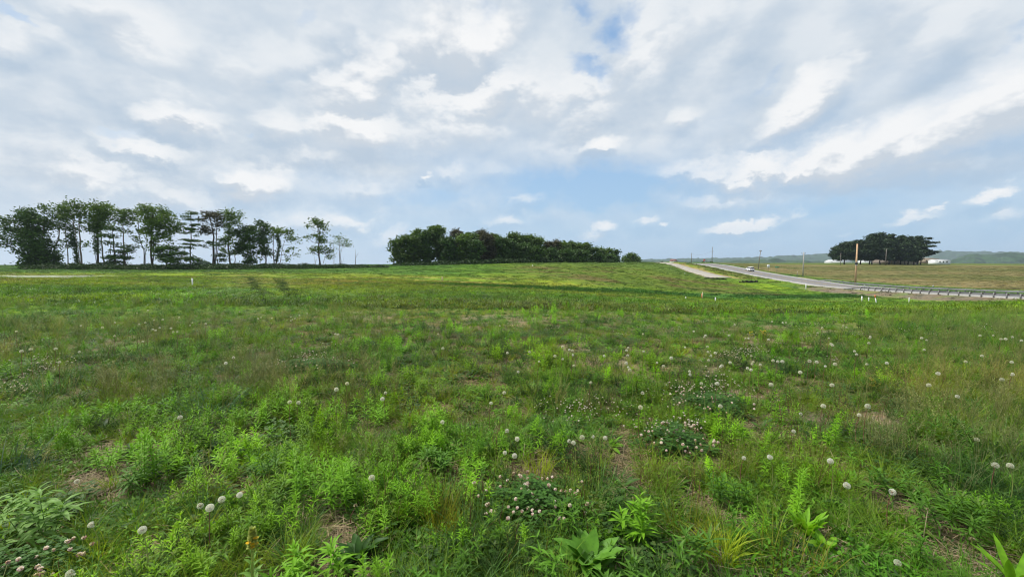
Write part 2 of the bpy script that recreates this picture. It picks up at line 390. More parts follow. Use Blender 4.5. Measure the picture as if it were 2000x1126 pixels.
# ------------------------------------------------------------------ ground sheet
def axis(n, half, k):
    s = np.linspace(-1, 1, n); return k * np.sinh(s * math.asinh(half / k))
gx = axis(640, 5600, 7.0); gy = axis(680, 5600, 7.0) + 3
GX, GY = np.meshgrid(gx, gy, indexing='ij'); GZ = height(GX, GY)
def cover(x, y):
    """albedo of the ground cover by place (kind of plants growing there, bare soil, gravel)"""
    x = np.asarray(x, float); y = np.asarray(y, float); al = x - SL * y; r = np.hypot(x, y)
    def C(*c): return np.array(c, float)
    def mixc(c, d, f): return c * (1 - f[..., None]) + np.asarray(d) * f[..., None]
    n1 = fbm(x, y, 9, 20); n2 = fbm(x * .35, y, 6, 30); n3 = fbm(x, y, 2.2, 40); n4 = fbm(x * .5, y, 22, 50)
    c = np.broadcast_to(C(.088, .188, .016), x.shape + (3,)).copy()
    c = mixc(c, C(.15, .25, .016), sstep(n1, .42, .68))
    c = mixc(c, C(.05, .12, .016), sstep(n3, .55, .75) * .7)
    c = mixc(c, C(.15, .17, .04), sstep(n2, .60, .74) * .45)
    # dry yellow bands on the left middle field
    band = sstep(y, 26, 36) * (1 - sstep(y, 66, 84)) * (1 - sstep(x, 5, 30))
    c = mixc(c, C(.20, .22, .025), band * (.2 + .65 * sstep(n2, .38, .62)) * .8)
    c = mixc(c, C(.26, .22, .08), band * sstep(fbm(x * .3, y, 5, 33), .52, .68) * .6)
    # brighter fresh grass far left and below the trees
    c = mixc(c, C(.05, .125, .018), sstep(y, 70, 86) * (1 - sstep(x, -25, 10)) * .85)
    # hill: weeds, olive and brown patches
    hill = sstep(y, 66, 80) * sstep(x, -12, 10) * (1 - sstep(al, 44, 48))
    c = mixc(c, C(.078, .125, .017), hill * .85)
    c = mixc(c, C(.10, .092, .032), hill * sstep(fbm(x * .4, y, 4, 60), .47, .64) * .9 * (1 - sstep(y, 110, 135)))
    c = mixc(c, C(.06, .115, .018), hill * sstep(y, 118, 150) * .7)
    # lush swale
    sw = np.exp(-((y - (51 + .40 * (x + 7))) / (4.5 + 1.5 * n1)) ** 2) * sstep(x, -22, 0) * (1 - sstep(al, 56, 64))
    c = mixc(c, C(.034, .115, .018), np.clip(sw * 1.3, 0, 1) * .9)
    # wheel tracks
    for (x0, y0, x1, y1) in ((-34, 52, -14.5, 23), (-31, 53, -12.6, 23)):
        tt = np.clip((y - y0) / (y1 - y0), -.3, 1); cx = x0 + (x1 - x0) * tt
        k = np.exp(-((x - cx) / .6) ** 2) * sstep(y, 19, 23) * (1 - sstep(y, 52, 66)) * (.8 + .6 * n3)
        c = mixc(c, C(.036, .05, .016), np.clip(k, 0, 1) * .9)
    # pale bare patch far left
    k = np.exp(-((y - 56) / 4.5) ** 2) * (1 - sstep(x, -62, -55)) * sstep(n2, .25, .4); c = mixc(c, C(.30, .34, .24), np.clip(k * 1.2, 0, .9))
    # beyond the highway: brown crop field with a green far edge
    e = al + (n1 - .5) * 3
    fld = sstep(e, 86, 90) * sstep(y, 20, 30)
    rows = fbm(x * .25 + y * .05, y * 1.6, 9, 70)
    bc = mixc(np.broadcast_to(C(.118, .118, .044), x.shape + (3,)), C(.155, .142, .064), sstep(rows, .45, .7)); bc = mixc(bc, C(.082, .104, .030), sstep(fbm(x, y, 34, 75), .42, .62) * .8)
    bc = mixc(bc, C(.075, .12, .022), sstep(y + (n4 - .5) * 60, 255, 300) * .9)
    c = c * (1 - fld[..., None]) + bc * fld[..., None]
    # verges
    k = sstep(e, 77, 79) * (1 - sstep(e, 85, 90)); c = mixc(c, C(.04, .095, .02), k * .85)
    k = sstep(e, 79, 81) * (1 - sstep(e, 82, 84)) * sstep(y, 125, 140) * sstep(n3, .4, .6); c = mixc(c, C(.24, .20, .11), k * .7)
    # gravel shoulder and rip-rap bank under the guardrail
    k = sstep(e, 57.5, 60.5) * (1 - sstep(e, 68, 69)) * (1 - sstep(y, 100, 112)) * (.55 + .6 * sstep(n3, .3, .6)); c = mixc(c, C(.135, .118, .092), np.clip(k, 0, 1) * .95)
    k = sstep(al, 66, 66.6) * (1 - sstep(al, 68, 69)) * sstep(y, 100, 112); c = mixc(c, C(.14, .13, .07), k * .5)
    # tan clay beside the gravel road and long grass between roads
    k = sstep(e, 54.5, 55.5) * (1 - sstep(e, 57, 58.5)) * sstep(y, 130, 140) * (1 - sstep(y, 215, 240)); c = mixc(c, C(.27, .20, .11), k * .75)
    k = sstep(e, 58, 60) * (1 - sstep(e, 64, 66)) * sstep(y, 130, 145); c = mixc(c, C(.095, .11, .028), k * .85)
    k = sstep(e, 41, 45) * (1 - sstep(e, 47.5, 49)) * sstep(y, 132, 140) * (1 - sstep(y, 175, 200)) * sstep(n3, .38, .55); c = mixc(c, C(.28, .21, .12), k * .85)
    # near ground: soil and litter under the plants
    near = 1 - sstep(r, 9, 26)
    soil = mixc(np.broadcast_to(C(.075, .060, .042), x.shape + (3,)), C(.17, .14, .10), sstep(n3, .5, .72))
    c = c * (1 - near[..., None] * .85) + soil * near[..., None] * .85
    # sandy bare patches (right middle)
    k = sand(x, y); c = mixc(c, C(.25, .215, .15), k * .8)
    # far plain
    c = mixc(c, C(.05, .10, .02), sstep(r, 300, 420) * (1 - fld))
    return c
def sand(x, y):
    n = fbm(x * .5, y, .9, 80)
    k = 0
    for (cx, cy, rx, ry) in ((2.9, 4.9, .9, .3), (3.9, 4.15, 1.2, .22), (2.4, 5.4, .5, .2), (3.6, 5.0, .5, .15), (2.0, 1.95, .5, .22), (.45, 2.35, .25, .2), (1.75, 3.0, .4, .25), (3.2, 3.4, .6, .2), (-1.2, 2.6, .5, .3), (1.6, 4.6, .5, .3)):
        k = np.maximum(k, 1 - sstep(np.hypot((x - cx) / rx, (y - cy) / ry), .5, 1.3))
    return np.clip(k * sstep(fbm(x, y, .35, 81), .36, .56) * sstep(n, .36, .52) * 1.3, 0, 1)
nx, ny = len(gx), len(gy)
V = np.stack([GX, GY, GZ], -1).reshape(-1, 3)
I = (np.arange(nx - 1)[:, None] * ny + np.arange(ny - 1)[None]).ravel()
ground_me = mesh_np('ground', V, [np.stack([I, I + ny, I + ny + 1, I + 1], 1)], [], smooth=True)
ca = ground_me.color_attributes.new('cover', 'FLOAT_COLOR', 'POINT')
cc = cover(GX, GY).reshape(-1, 3); ca.data.foreach_set('color', np.concatenate([cc, np.ones((len(cc), 1))], 1).astype(np.float32).ravel())
m, t, out = new_mat('meadow_ground')
geo = t.new('ShaderNodeNewGeometry').outputs['Position']
at_ = t.new('ShaderNodeAttribute', attribute_name='cover')
st = t.new('ShaderNodeMapping'); t.l.new(geo, st.inputs['Vector']); st.inputs['Scale'].default_value = (1, 1, 1)
a1 = t.noise(geo, 2.3, 7, .68); a2 = t.noise(geo, .35, 5, .6); a3 = t.noise(geo, 28, 4, .7)
mul = t.math('MULTIPLY', t.mapr(a1, .3, .7, .55, 1.5), t.mapr(a2, .3, .7, .75, 1.28)); mul = t.math('MULTIPLY', mul, t.mapr(a3, .3, .7, .7, 1.35))
base = t.vmath('SCALE', at_.outputs['Color'], scale=mul)
hue = t.mix(t.mapr(t.noise(geo, .9, 5, .6), .4, .62), (1.0, 1.0, 1.0), (1.3, 1.02, .9))
base = t.mix(1.0, base, hue, 'MULTIPLY')
b = t.new('ShaderNodeBsdfPrincipled', inp={'Base Color': base, 'Roughness': .95, 'Specular IOR Level': .08})
bump = t.new('ShaderNodeBump', inp={'Strength': .8, 'Distance': .12, 'Height': t.math('ADD', a1, t.math('MULTIPLY', a3, .12))}); t.l.new(bump.outputs[0], b.inputs['Normal'])
t.l.new(b.outputs[0], out.inputs[0]); ground_me.materials.append(m)
ground = tag(link('ground', ground_me), kind='structure')

# ------------------------------------------------------------------ roads
def road_strip(name, a0, a1, y0, y1, hf, lift, mat, step=2.0, jag=0.0, skirt=.25, seed=0):
    ys = np.arange(y0, y1 + .01, step); rr = np.random.default_rng(seed)
    ja = (fbm(ys, ys * 0 + seed, 3, 90) - .5) * jag; jb = (fbm(ys, ys * 0 + 50 + seed, 3, 95) - .5) * jag
    cols = []
    K = 5
    for j in range(K):
        f = j / (K - 1); al = (a0 + ja) * (1 - f) + (a1 + jb) * f
        cols.append(np.stack([al + SL * ys, ys, hf(ys) + EYE + lift + .0 * f], 1))
    if skirt:
        lo = cols[0].copy(); lo[:, 2] -= skirt; lo[:, 0] -= .15; hi = cols[-1].copy(); hi[:, 2] -= skirt; hi[:, 0] += .15; cols = [lo] + cols + [hi]
    n = len(ys); V = np.concatenate(cols); K = len(cols)
    i = (np.arange(K - 1)[:, None] * n + np.arange(n - 1)[None]).ravel()
    o = link(name, mesh_np(name, V, [np.stack([i, i + n, i + n + 1, i + 1], 1)], mat, smooth=True))
    return tag(o, kind='structure')
def mat_road(name, c1, c2, rough=.85):
    m, t, out = new_mat(name); g = t.new('ShaderNodeNewGeometry').outputs['Position']
    mp = t.new('ShaderNodeMapping'); t.l.new(g, mp.inputs['Vector']); mp.inputs['Rotation'].default_value = (0, 0, math.atan(SL)); mp.inputs['Scale'].default_value = (1.2, .03, 1)
    f = t.mapr(t.noise(mp.outputs[0], 1.0, 4, .6), .3, .7); f2 = t.mapr(t.noise(g, 3.0, 6, .7), .3, .7, .8, 1.2)
    cc = t.vmath('SCALE', t.mix(f, c1, c2), scale=f2)
    b = t.new('ShaderNodeBsdfPrincipled', inp={'Base Color': cc, 'Roughness': rough, 'Specular IOR Level': .25}); t.l.new(b.outputs[0], out.inputs[0]); return m
M_asph = mat_road('asphalt', (.135, .13, .13), (.21, .20, .20)); M_shoulder = mat_road('pale_shoulder', (.26, .25, .23), (.34, .33, .30)); M_grav = mat_road('gravel', (.26, .235, .20), (.38, .35, .30))
M_white = mat_plain('road_paint_white', (.72, .72, .70), .6); M_yel = mat_plain('road_paint_yellow', (.55, .38, .06), .6)
road_strip('road', 67.2, 77.8, 18, 420, HWY, 0.0, M_asph)
road_strip('road_shoulder', 66.5, 68.0, 18, 420, HWY, .006, M_shoulder, jag=.3, skirt=.2)
road_strip('road_shoulder', 77.0, 78.6, 18, 420, HWY, .006, M_shoulder, jag=.3, skirt=.2, seed=3)
for a in (68.4, 76.6): road_strip('lane_marking', a - .08, a + .08, 18, 420, HWY, .012, M_white, skirt=0)
for a in (72.35, 72.65): road_strip('lane_marking', a - .06, a + .06, 18, 420, HWY, .012, M_yel, skirt=0)
gr = road_strip('gravel_road', 48.7, 55.4, 139, 330, GRV, 0.0, M_grav, jag=1.6)
road_strip('gravel_road', 43.5, 49.5, 141, 146, GRV, -.02, M_grav, step=1, jag=1.5, seed=5)
road_strip('gravel_road', 41.5, 49.5, 170, 174, GRV, -.02, M_grav, step=1, jag=1.5, seed=6)

m_pale = mat_plain('pale_gravel', (.30, .33, .25), .9, var=.3, scale=1.0, spec=.1)
def ground_strip(name, pts_, wdt, mat, lift, seed, jag=.3):
    P = np.array(pts_, float); n = 90; k = np.linspace(0, 1, n); q = np.linspace(0, 1, len(P)); X_ = np.interp(k, q, P[:, 0]); Y_ = np.interp(k, q, P[:, 1])
    X_ = np.convolve(np.pad(X_, 6, 'edge'), np.ones(13) / 13, 'valid'); t_ = np.stack([np.gradient(X_), np.gradient(Y_)], 1); t_ /= np.linalg.norm(t_, axis=1)[:, None]; nr = np.stack([-t_[:, 1], t_[:, 0]], 1)
    wv_ = wdt * (.75 + jag * (fbm(X_, Y_, 1.5, 60 + seed) - .5) * 2) * np.minimum(1, np.minimum(k, 1 - k) * 8 + .15)
    rows = []
    for f in (-1, -.33, .33, 1):
        A = np.stack([X_, Y_], 1) + nr * (wv_ * f / 2)[:, None]; rows.append(np.concatenate([A, (height(A[:, 0], A[:, 1]) + lift)[:, None]], 1))
    i = (np.arange(3)[:, None] * n + np.arange(n - 1)[None]).ravel(); tag(link(name, mesh_np(name, np.concatenate(rows), [np.stack([i, i + 1, i + n + 1, i + n], 1)], mat, smooth=True)), kind='structure')
ground_strip('gravel_patch', [(-86, 54), (-70, 55.5), (-58, 57)], 7, m_pale, .08, 3, .6)
# ------------------------------------------------------------------ far wooded hills
M_hill = mat_leaf('far_woods', (.040, .090, .030), (.010, .026, .012), trans=.05, scale=.03, objvar=0)
def hills(profile, y0, y1, ulo, uhi, seed, amp, ridge=.5):
    us = np.linspace(ulo, uhi, 700); ts = np.linspace(0, 1, 26)
    U, T = np.meshgrid(us, ts, indexing='ij'); Yd = y0 + (y1 - y0) * T; Xd = U * Yd
    px = U * F + 1000; top = np.interp(px, *zip(*profile)); H = -(top - 515) / F * y1 * .9
    base = -14 + 0 * H
    z = base + (H - base) * np.clip(T / ridge, 0, 1) ** .8 * (1 - .6 * np.clip((T - ridge) / (1 - ridge), 0, 1))
    z = z + amp * (fbm(Xd, Yd, 38, seed, 4) - .5) * 3.2 * sstep(T, 0, .1)
    V = np.stack([Xd, Yd, z + EYE], -1).reshape(-1, 3); n = len(ts)
    i = (np.arange(len(us) - 1)[:, None] * n + np.arange(n - 1)[None]).ravel()
    return tag(link('hills', mesh_np('hills', V, [np.stack([i, i + n, i + n + 1, i + 1], 1)], M_hill, smooth=True)), kind='structure')
hills([(1100, 512), (1240, 507), (1400, 504), (1480, 503), (1560, 499), (1600, 497), (1640, 494), (1760, 496), (1830, 490), (1900, 493), (2000, 493), (2400, 488)], 2500, 3600, .1, 2.4, 100, 9)
hills([(1100, 514), (1300, 512), (1500, 508), (1600, 511), (1750, 508), (1850, 510), (1900, 498), (1960, 496), (2050, 497), (2400, 495)], 1100, 1500, .3, 2.4, 110, 7, .4)

# ------------------------------------------------------------------ trees
M_bark = mat_plain('bark', (.075, .062, .052), .9, var=.35, scale=3, spec=.1)
M_bark_pale = mat_plain('pale_bark', (.19, .165, .14), .9, var=.35, scale=3, spec=.1)
M_tree = mat_leaf('tree_leaves', (.115, .200, .032), (.052, .098, .020), trans=.25, scale=.5, objvar=.18)
M_tree_dark = mat_leaf('ivy_and_dense_leaves', (.072, .145, .026), (.034, .068, .016), trans=.15, scale=.5, objvar=.12)
M_tree_red = mat_leaf('bronze_leaves', (.075, .075, .032), (.042, .042, .022), trans=.25, scale=.5, objvar=.1)
M_pine = mat_leaf('pine_needles', (.052, .095, .032), (.018, .036, .016), trans=.05, scale=.3, objvar=.2)
M_shrub = mat_leaf('shrub_leaves', (.040, .080, .020), (.018, .040, .012), trans=.2, scale=.7, objvar=.2)

def leaf_quads(C, size, rg, flat=.6):
    n = len(C); s = size * rg.uniform(.6, 1.4, (n, 1))
    a = rg.standard_normal((n, 3)); a[:, 2] *= flat; a /= np.linalg.norm(a, axis=1)[:, None]
    b = np.cross(a, rg.standard_normal((n, 3))); b /= np.linalg.norm(b, axis=1)[:, None]
    V = np.stack([C - a * s, C - b * s * .55, C + a * s, C + b * s * .55], 1).reshape(-1, 3)
    return V, np.arange(n * 4).reshape(n, 4)
def crown_and_wood(mb, wood, blobs, trunks, rg, leaf=.26, dens=1.0, flat=.45, spread=.55, trunk_r=.2):
    """blobs: (x, y, z, rx, ry, rz, density); trunks: list of point lists. x,y,z in metres from the tree's base"""
    tp = []
    for P, r in trunks:
        P = np.array(P, float); s = np.linspace(0, 1, 9); k = np.linspace(0, 1, len(P))
        Q = np.stack([np.interp(s, k, P[:, i]) for i in range(3)], 1)
        Q[1:-1, :2] += rg.normal(0, .10, (7, 2)) * r * 4
        rad = r * (1 - .72 * s); rad[0] *= 1.35
        wood.add(*tube(Q, rad, 7)); tp.append((Q, rad))
    allT = np.concatenate([q for q, _ in tp]); allR = np.concatenate([q for _, q in tp])
    for (x, y, z, rx, ry, rz, de) in blobs:
        c = np.array([x, y, z]); cand = np.where((allT[:, 2] < z + rz * .1))[0]
        if len(cand) == 0: cand = np.array([0])
        k = cand[np.argmin(np.linalg.norm((allT[cand] - c) * np.array([1, 1, .8]), axis=1) + rg.uniform(0, .8, len(cand)))]
        p0 = allT[k]; r0 = min(allR[k] * .6, .16)
        mid = (p0 + c) / 2 + np.array([0, 0, -.12 * abs(c[0] - p0[0])]) + rg.normal(0, .15, 3)
        wood.add(*tube([p0, mid, c], [r0, r0 * .7, r0 * .35], 5))
        ncl = max(4, int(de * dens * (rx * ry * rz) ** (1 / 3) ** 1 * 0 + de * dens * 11.5 * (rx * (ry + rx) / 2 * rz) ** .62))
        d = rg.standard_normal((ncl, 3)); d /= np.linalg.norm(d, axis=1)[:, None]
        rr = rg.random((ncl, 1)) ** .45
        cl = c + d * rr * np.array([rx, ry, rz])
        for q in cl[:: max(1, len(cl) // 7)]:
            m2 = (c + q) / 2 + rg.normal(0, .12, 3)
            wood.add(*tube([c + (q - c) * .02, m2, q], [r0 * .35, r0 * .22, .015], 4))
        nl = rg.integers(10, 20, ncl); idx = np.repeat(np.arange(ncl), nl)
        sz = rg.uniform(.6, 1.25, ncl)[idx][:, None]
        L = cl[idx] + rg.standard_normal((len(idx), 3)) * np.array([spread, spread, spread * flat]) * sz
        mb.add(*leaf_quads(L, leaf, rg))
def photo_tree(name, label, cat, x0, Yd, blobs, trunks, leafm=None, bark=None, seed=0, leaf=.26, dens=1.0, flat=.62, trunk_r=.2, spread=.62, group=None, ivy=None, base_y=None):
    """x0: photo column of the trunk foot, Yd depth; blobs in photo px: (px, py, rx, ry, density)"""
    rg = np.random.default_rng(seed + 100)
    bx, by, bz = at(x0, Yd); s = Yd / F
    cx = lambda px: (px - 1000) * s - bx
    cz = lambda py: EYE - (py - 515) * s - bz
    B = []
    for (px, py, rx, ry, de) in blobs:
        B.append((cx(px), rg.uniform(-.5, .5) * rx * s, cz(py), rx * s, max(rx, ry) * s * rg.uniform(.75, 1.1), ry * s, de))
    T = []
    for tr in trunks:
        pts = [(cx(px), rg.normal(0, .15) + i * .1, cz(py) if i else -.3) for i, (px, py) in enumerate(tr[0])]
        T.append((pts, tr[1]))
    root = empty(name, (bx, by, bz)); tag(root, label, cat, group)
    mb, wd = MB(), MB()
    crown_and_wood(mb, wd, B, T, rg, leaf, dens, flat, spread, trunk_r)
    if ivy:
        iv = MB()
        for (pts, r, n) in ivy:
            P = np.array([(cx(px), 0, cz(py)) for px, py in pts]); s_ = rg.random(n) * (len(P) - 1); i = np.minimum(s_.astype(int), len(P) - 2); f = (s_ - i)[:, None]
            C = P[i] * (1 - f) + P[i + 1] * f + rg.standard_normal((n, 3)) * np.array([r * s, r * s, .3])
            iv.add(*leaf_quads(C, .2, rg))
        iv.build('ivy', M_tree_dark, root)
    wd.build('trunk', bark or M_bark, root); mb.build('crown', leafm or M_tree, root)
    return root
G_ROW = 'trees in the row on the left'
T_ = photo_tree
T_('deciduous_tree', 'widest darkest tree at the left end of the row, leafy to the ground', 'tree', 72, 104,
   [(55,418,18,12,1.3),(62,432,20,14,1.4),(28,432,16,9,.7),(12,445,16,8,.7),(30,452,20,9,.8),(5,465,16,8,.7),(18,478,18,6,.6),(86,432,12,12,.7),(82,452,16,12,1.2),(58,455,18,14,1.5),(60,475,22,14,1.4),(84,478,18,16,1.5),(70,498,22,14,1.6),(94,500,12,20,1.5),(52,500,8,8,.6),(62,514,18,9,1.3),(90,516,18,8,1.5),(40,490,10,5,.5),(98,470,8,16,.9),(30,488,8,4,.3)],
   [([(72,523),(68,490),(60,450),(58,415)], .38), ([(74,523),(88,480),(92,440)], .22)], M_tree_dark, seed=1, dens=1.1, group=G_ROW)
T_('deciduous_tree', 'forked slender tree just right of the dark leafy tree in the left row', 'tree', 112, 106,
   [(103,408,12,10,.7),(120,420,18,14,.9),(98,435,14,16,.5),(112,440,14,12,.7),(132,432,12,12,.6),(117,498,8,5,.2)],
   [([(112,523),(109,495),(117,465),(121,435)], .24), ([(110,498),(103,470),(97,440)], .11), ([(111,500),(116,470),(124,440)], .11)], M_tree, M_bark_pale, seed=2, dens=.9, group=G_ROW)
T_('deciduous_tree', 'slim bare-trunked tree with a tiny crown between two tall trees in the left row', 'tree', 137, 108,
   [(135,420,12,14,.7),(133,468,9,8,.35),(130,482,8,4,.3)], [([(137,523),(135,490),(134,450),(136,415)], .13)], M_tree, M_bark_pale, seed=3, dens=.7, leaf=.22, group=G_ROW)
T_('deciduous_tree', 'crooked ivy-covered slim tree with a dark mid-height clump in the left row', 'tree', 154, 107,
   [(146,448,9,9,1.1),(134,447,9,6,.6),(148,470,6,12,1.2),(150,480,8,6,.8)], [([(154,523),(152,500),(149,480),(146,450),(148,420)], .17)], M_tree_dark, seed=4, dens=1, group=G_ROW,
   ivy=[([(153,515),(150,490),(147,450)], 2.2, 700)])
T_('deciduous_tree', 'tall pale-trunked tree with a wide flat top near the left end of the row', 'tree', 162, 106,
   [(140,406,22,10,.75),(165,404,16,11,.8),(150,418,20,10,.7),(168,420,12,9,.7),(163,432,10,6,.4),(172,476,7,4,.2)],
   [([(162,523),(160,490),(160,450),(163,410)], .23), ([(160,470),(153,445),(148,418)], .1)], M_tree, M_bark_pale, seed=5, dens=.85, group=G_ROW)
T_('deciduous_tree', 'ivy-clad tall tree with a broad green top in the left row', 'tree', 192, 106,
   [(190,412,16,13,.9),(205,408,18,12,.9),(185,430,14,12,.8),(194,440,14,12,1.1),(208,428,16,12,.9),(220,418,12,10,.7),(180,446,10,8,.6)],
   [([(192,523),(192,490),(194,450),(198,412)], .28), ([(191,500),(187,480),(186,465)], .06)], M_tree, seed=6, dens=1, group=G_ROW, ivy=[([(192,495),(194,440)], 3.0, 900)])
T_('deciduous_tree', 'straight trunk right beside the ivy-clad tall tree in the left row', 'tree', 204, 109,
   [(212,405,14,8,.7),(216,440,14,10,.8),(200,460,6,5,.3)], [([(204,523),(202,490),(200,450),(206,412)], .2)], M_tree, M_bark_pale, seed=7, dens=.9, group=G_ROW)
T_('evergreen_tree', 'short layered evergreen with dark foliage nearly to the ground in the left row', 'evergreen tree', 226, 104,
   [(222,447,11,5,.9),(214,460,9,5,.8),(228,462,8,5,.7),(216,473,9,5,.8),(232,478,8,5,.6),(222,490,7,4,.5),(224,503,15,5,1.2),(220,512,14,5,1.2),(236,500,8,4,.7)],
   [([(226,523),(227,490),(223,445)], .2), ([(215,510),(217,480),(214,450)], .08)], M_tree_dark, seed=8, flat=.25, leaf=.22, dens=1.2, group=G_ROW)
T_('deciduous_tree', 'straight pale-trunked tree with a compact high crown in the middle of the left row', 'tree', 244, 106,
   [(246,415,13,8,1),(252,424,14,8,.9),(240,430,12,8,.8),(258,437,8,6,.5),(238,452,6,4,.4),(255,452,6,3,.3)],
   [([(244,523),(244,490),(244,450),(246,415)], .2)], M_tree, M_bark_pale, seed=9, dens=1, group=G_ROW)
T_('evergreen_tree', 'low spreading evergreen under two taller trees in the left row', 'evergreen tree', 245, 103,
   [(250,483,11,4,1),(242,493,10,4,1),(258,490,10,4,1),(250,503,12,4,.9),(262,502,8,4,.7),(270,480,8,4,.6)],
   [([(245,523),(246,500),(250,480)], .15)], M_tree_dark, seed=10, flat=.25, leaf=.22, dens=1.2, group=G_ROW)
T_('deciduous_tree', 'thin tree with a flat narrow top and zigzag trunk in the left row', 'tree', 284, 108,
   [(272,417,12,4,.9),(270,430,7,5,.6),(275,450,7,3,.6),(270,462,6,3,.5),(288,455,7,3,.3),(277,470,7,4,.5)],
   [([(284,523),(284,490),(275,470),(273,418)], .15), ([(284,488),(288,470),(284,455)], .08)], M_tree, seed=11, dens=1, group=G_ROW)
T_('deciduous_tree', 'largest round-crowned tree in the middle of the left row', 'tree', 297, 105,
   [(300,413,16,10,1.2),(320,416,16,12,1),(335,428,14,14,.9),(292,428,14,11,1.2),(312,438,20,12,1.2),(300,452,12,12,1),(330,448,16,10,1),(345,442,8,12,.6),(318,462,18,7,.8),(300,475,9,10,.7),(336,470,10,6,.5)],
   [([(297,523),(297,490),(298,450),(304,415)], .28), ([(298,500),(306,470),(318,440)], .14)], M_tree, seed=12, dens=1.1, group=G_ROW)
T_('evergreen_tree', 'broad low dark evergreen standing right of the largest round-crowned tree', 'evergreen tree', 325, 102,
   [(320,487,16,5,1.2),(338,484,18,5,1.2),(350,494,14,5,1.1),(325,500,18,6,1.3),(340,508,18,6,1.2),(360,505,12,5,1),(310,492,12,5,.8),(375,505,12,5,1.1),(385,510,8,6,1)],
   [([(325,523),(324,500),(330,483)], .2), ([(362,521),(365,505)], .12)], M_tree_dark, seed=13, flat=.3, leaf=.24, dens=1.2, group=G_ROW)
T_('evergreen_tree', 'layered evergreen with separate flat shelves of foliage in the left row', 'evergreen tree', 373, 110,
   [(378,417,13,3,1),(370,424,8,3,.8),(380,430,12,3,.9),(366,438,9,3,.8),(382,440,12,3,1),(376,448,12,4,1.1),(366,455,8,3,.7),(386,452,8,3,.6),(362,468,10,2,.9),(378,470,14,2.4,1),(366,477,10,2,.8),(384,478,9,2,.8),(372,484,12,2.2,.8),(386,460,6,2,.5)],
   [([(373,520),(373,490),(376,450),(378,418)], .18)], M_tree_dark, seed=14, flat=.18, leaf=.2, dens=1.5, spread=.45, group=G_ROW)
T_('deciduous_tree', 'bronze-tinted tree with a thick forked trunk in the left row', 'tree', 418, 112,
   [(412,420,14,6,1),(425,424,14,9,.9),(404,432,8,7,.7),(430,438,10,9,.8),(408,450,7,12,1.2),(424,452,6,8,.5),(398,445,6,10,.4)],
   [([(418,522),(419,490),(420,460),(413,425)], .33), ([(420,475),(426,455),(428,430)], .15)], M_tree_red, seed=15, dens=1, group=G_ROW)
T_('deciduous_tree', 'upright light green tree rising above its neighbours in the left row', 'tree', 451, 114,
   [(452,417,10,8,1),(462,422,12,10,.9),(449,430,9,8,1),(466,435,8,10,.6),(451,443,7,8,1.1),(455,455,9,8,1),(448,470,9,10,1),(444,488,8,8,.8),(456,490,8,8,.7)],
   [([(451,522),(449,490),(450,450),(455,420)], .22)], M_tree, seed=16, dens=1, group=G_ROW)
T_('evergreen_tree', 'squat dark evergreen leaning at the foot of the light green tree', 'evergreen tree', 427, 110,
   [(432,468,10,4,.9),(424,478,10,4,.8),(440,476,9,4,.8),(432,498,12,4,1),(440,507,10,4,.9),(406,473,10,3,.9),(404,481,10,2,.6)],
   [([(427,521),(424,500),(432,470)], .14)], M_tree_dark, seed=17, flat=.3, leaf=.22, dens=1.1, group=G_ROW)
T_('deciduous_tree', 'dense round dark crown with low foliage near the right end of the left row', 'tree', 484, 114,
   [(484,447,14,8,1.3),(472,456,12,9,1.2),(496,455,11,9,1.2),(484,466,16,10,1.4),(475,480,14,10,1.2),(492,482,12,8,1.1),(486,497,10,8,1.2),(492,508,11,6,1.4),(480,512,9,4,.9),(466,490,9,9,.9)],
   [([(484,521),(484,490),(484,450)], .2), ([(458,521),(461,500),(470,475)], .13)], M_tree_dark, seed=18, dens=1.1, group=G_ROW)
T_('deciduous_tree', 'upright tree with a ragged pointed top between the dense crown and the arching tree', 'tree', 520, 116,
   [(510,438,9,8,1),(520,443,9,8,1),(514,455,11,9,1.2),(526,450,5,9,.8),(508,470,11,9,1),(520,472,10,8,1.3),(518,487,12,7,1.3),(525,497,8,8,1),(506,493,9,5,.6),(514,500,6,6,.5)],
   [([(520,522),(519,490),(516,440)], .2)], M_tree_dark, seed=19, dens=1.05, group=G_ROW)
T_('deciduous_tree', 'arching tree with three curved trunks and drooping foliage closing the left row', 'tree', 537, 116,
   [(538,450,11,5,1.1),(550,452,10,6,1),(562,455,10,7,1.1),(571,465,8,9,.7),(580,472,5,8,.4),(535,462,6,8,.8),(577,498,6,7,.5),(562,492,7,3,.4),(560,505,3,4,.4),(575,485,7,4,.3)],
   [([(537,522),(535,495),(537,455)], .17), ([(537,520),(545,495),(548,475),(545,455)], .2), ([(541,520),(548,510),(553,485),(562,460)], .11)], M_tree, seed=20, dens=.95, group=G_ROW, ivy=[([(540,512),(548,480),(545,460)], 2.0, 800)])
T_('deciduous_tree', 'taller solitary tree standing apart right of the left row', 'tree', 626, 118,
   [(620,434,12,6,1),(630,438,11,8,.9),(606,442,7,5,.6),(638,448,7,4,.6),(602,463,9,4,.6),(612,460,6,4,.5),(627,465,7,11,1.3),(634,472,8,6,.6),(615,485,11,6,.8),(628,488,10,7,.9),(642,490,9,8,.7),(610,491,7,4,.4),(644,502,7,4,.4)],
   [([(626,522),(624,490),(625,460),(622,436)], .24), ([(628,508),(636,502),(642,495)], .07)], M_tree, seed=21, dens=.95, group='solitary trees right of the row')
T_('deciduous_tree', 'small pale-barked solitary tree with a sparse crown', 'tree', 665, 120,
   [(664,464,10,5,.8),(675,470,9,5,.7),(670,478,10,5,.6),(658,473,7,5,.5),(682,478,5,5,.3)],
   [([(665,522),(664,495),(665,468)], .16), ([(667,519),(667,495),(672,475)], .09), ([(667,502),(674,499)], .03)], M_tree, M_bark_pale, seed=22, dens=.8, leaf=.2, group='solitary trees right of the row')
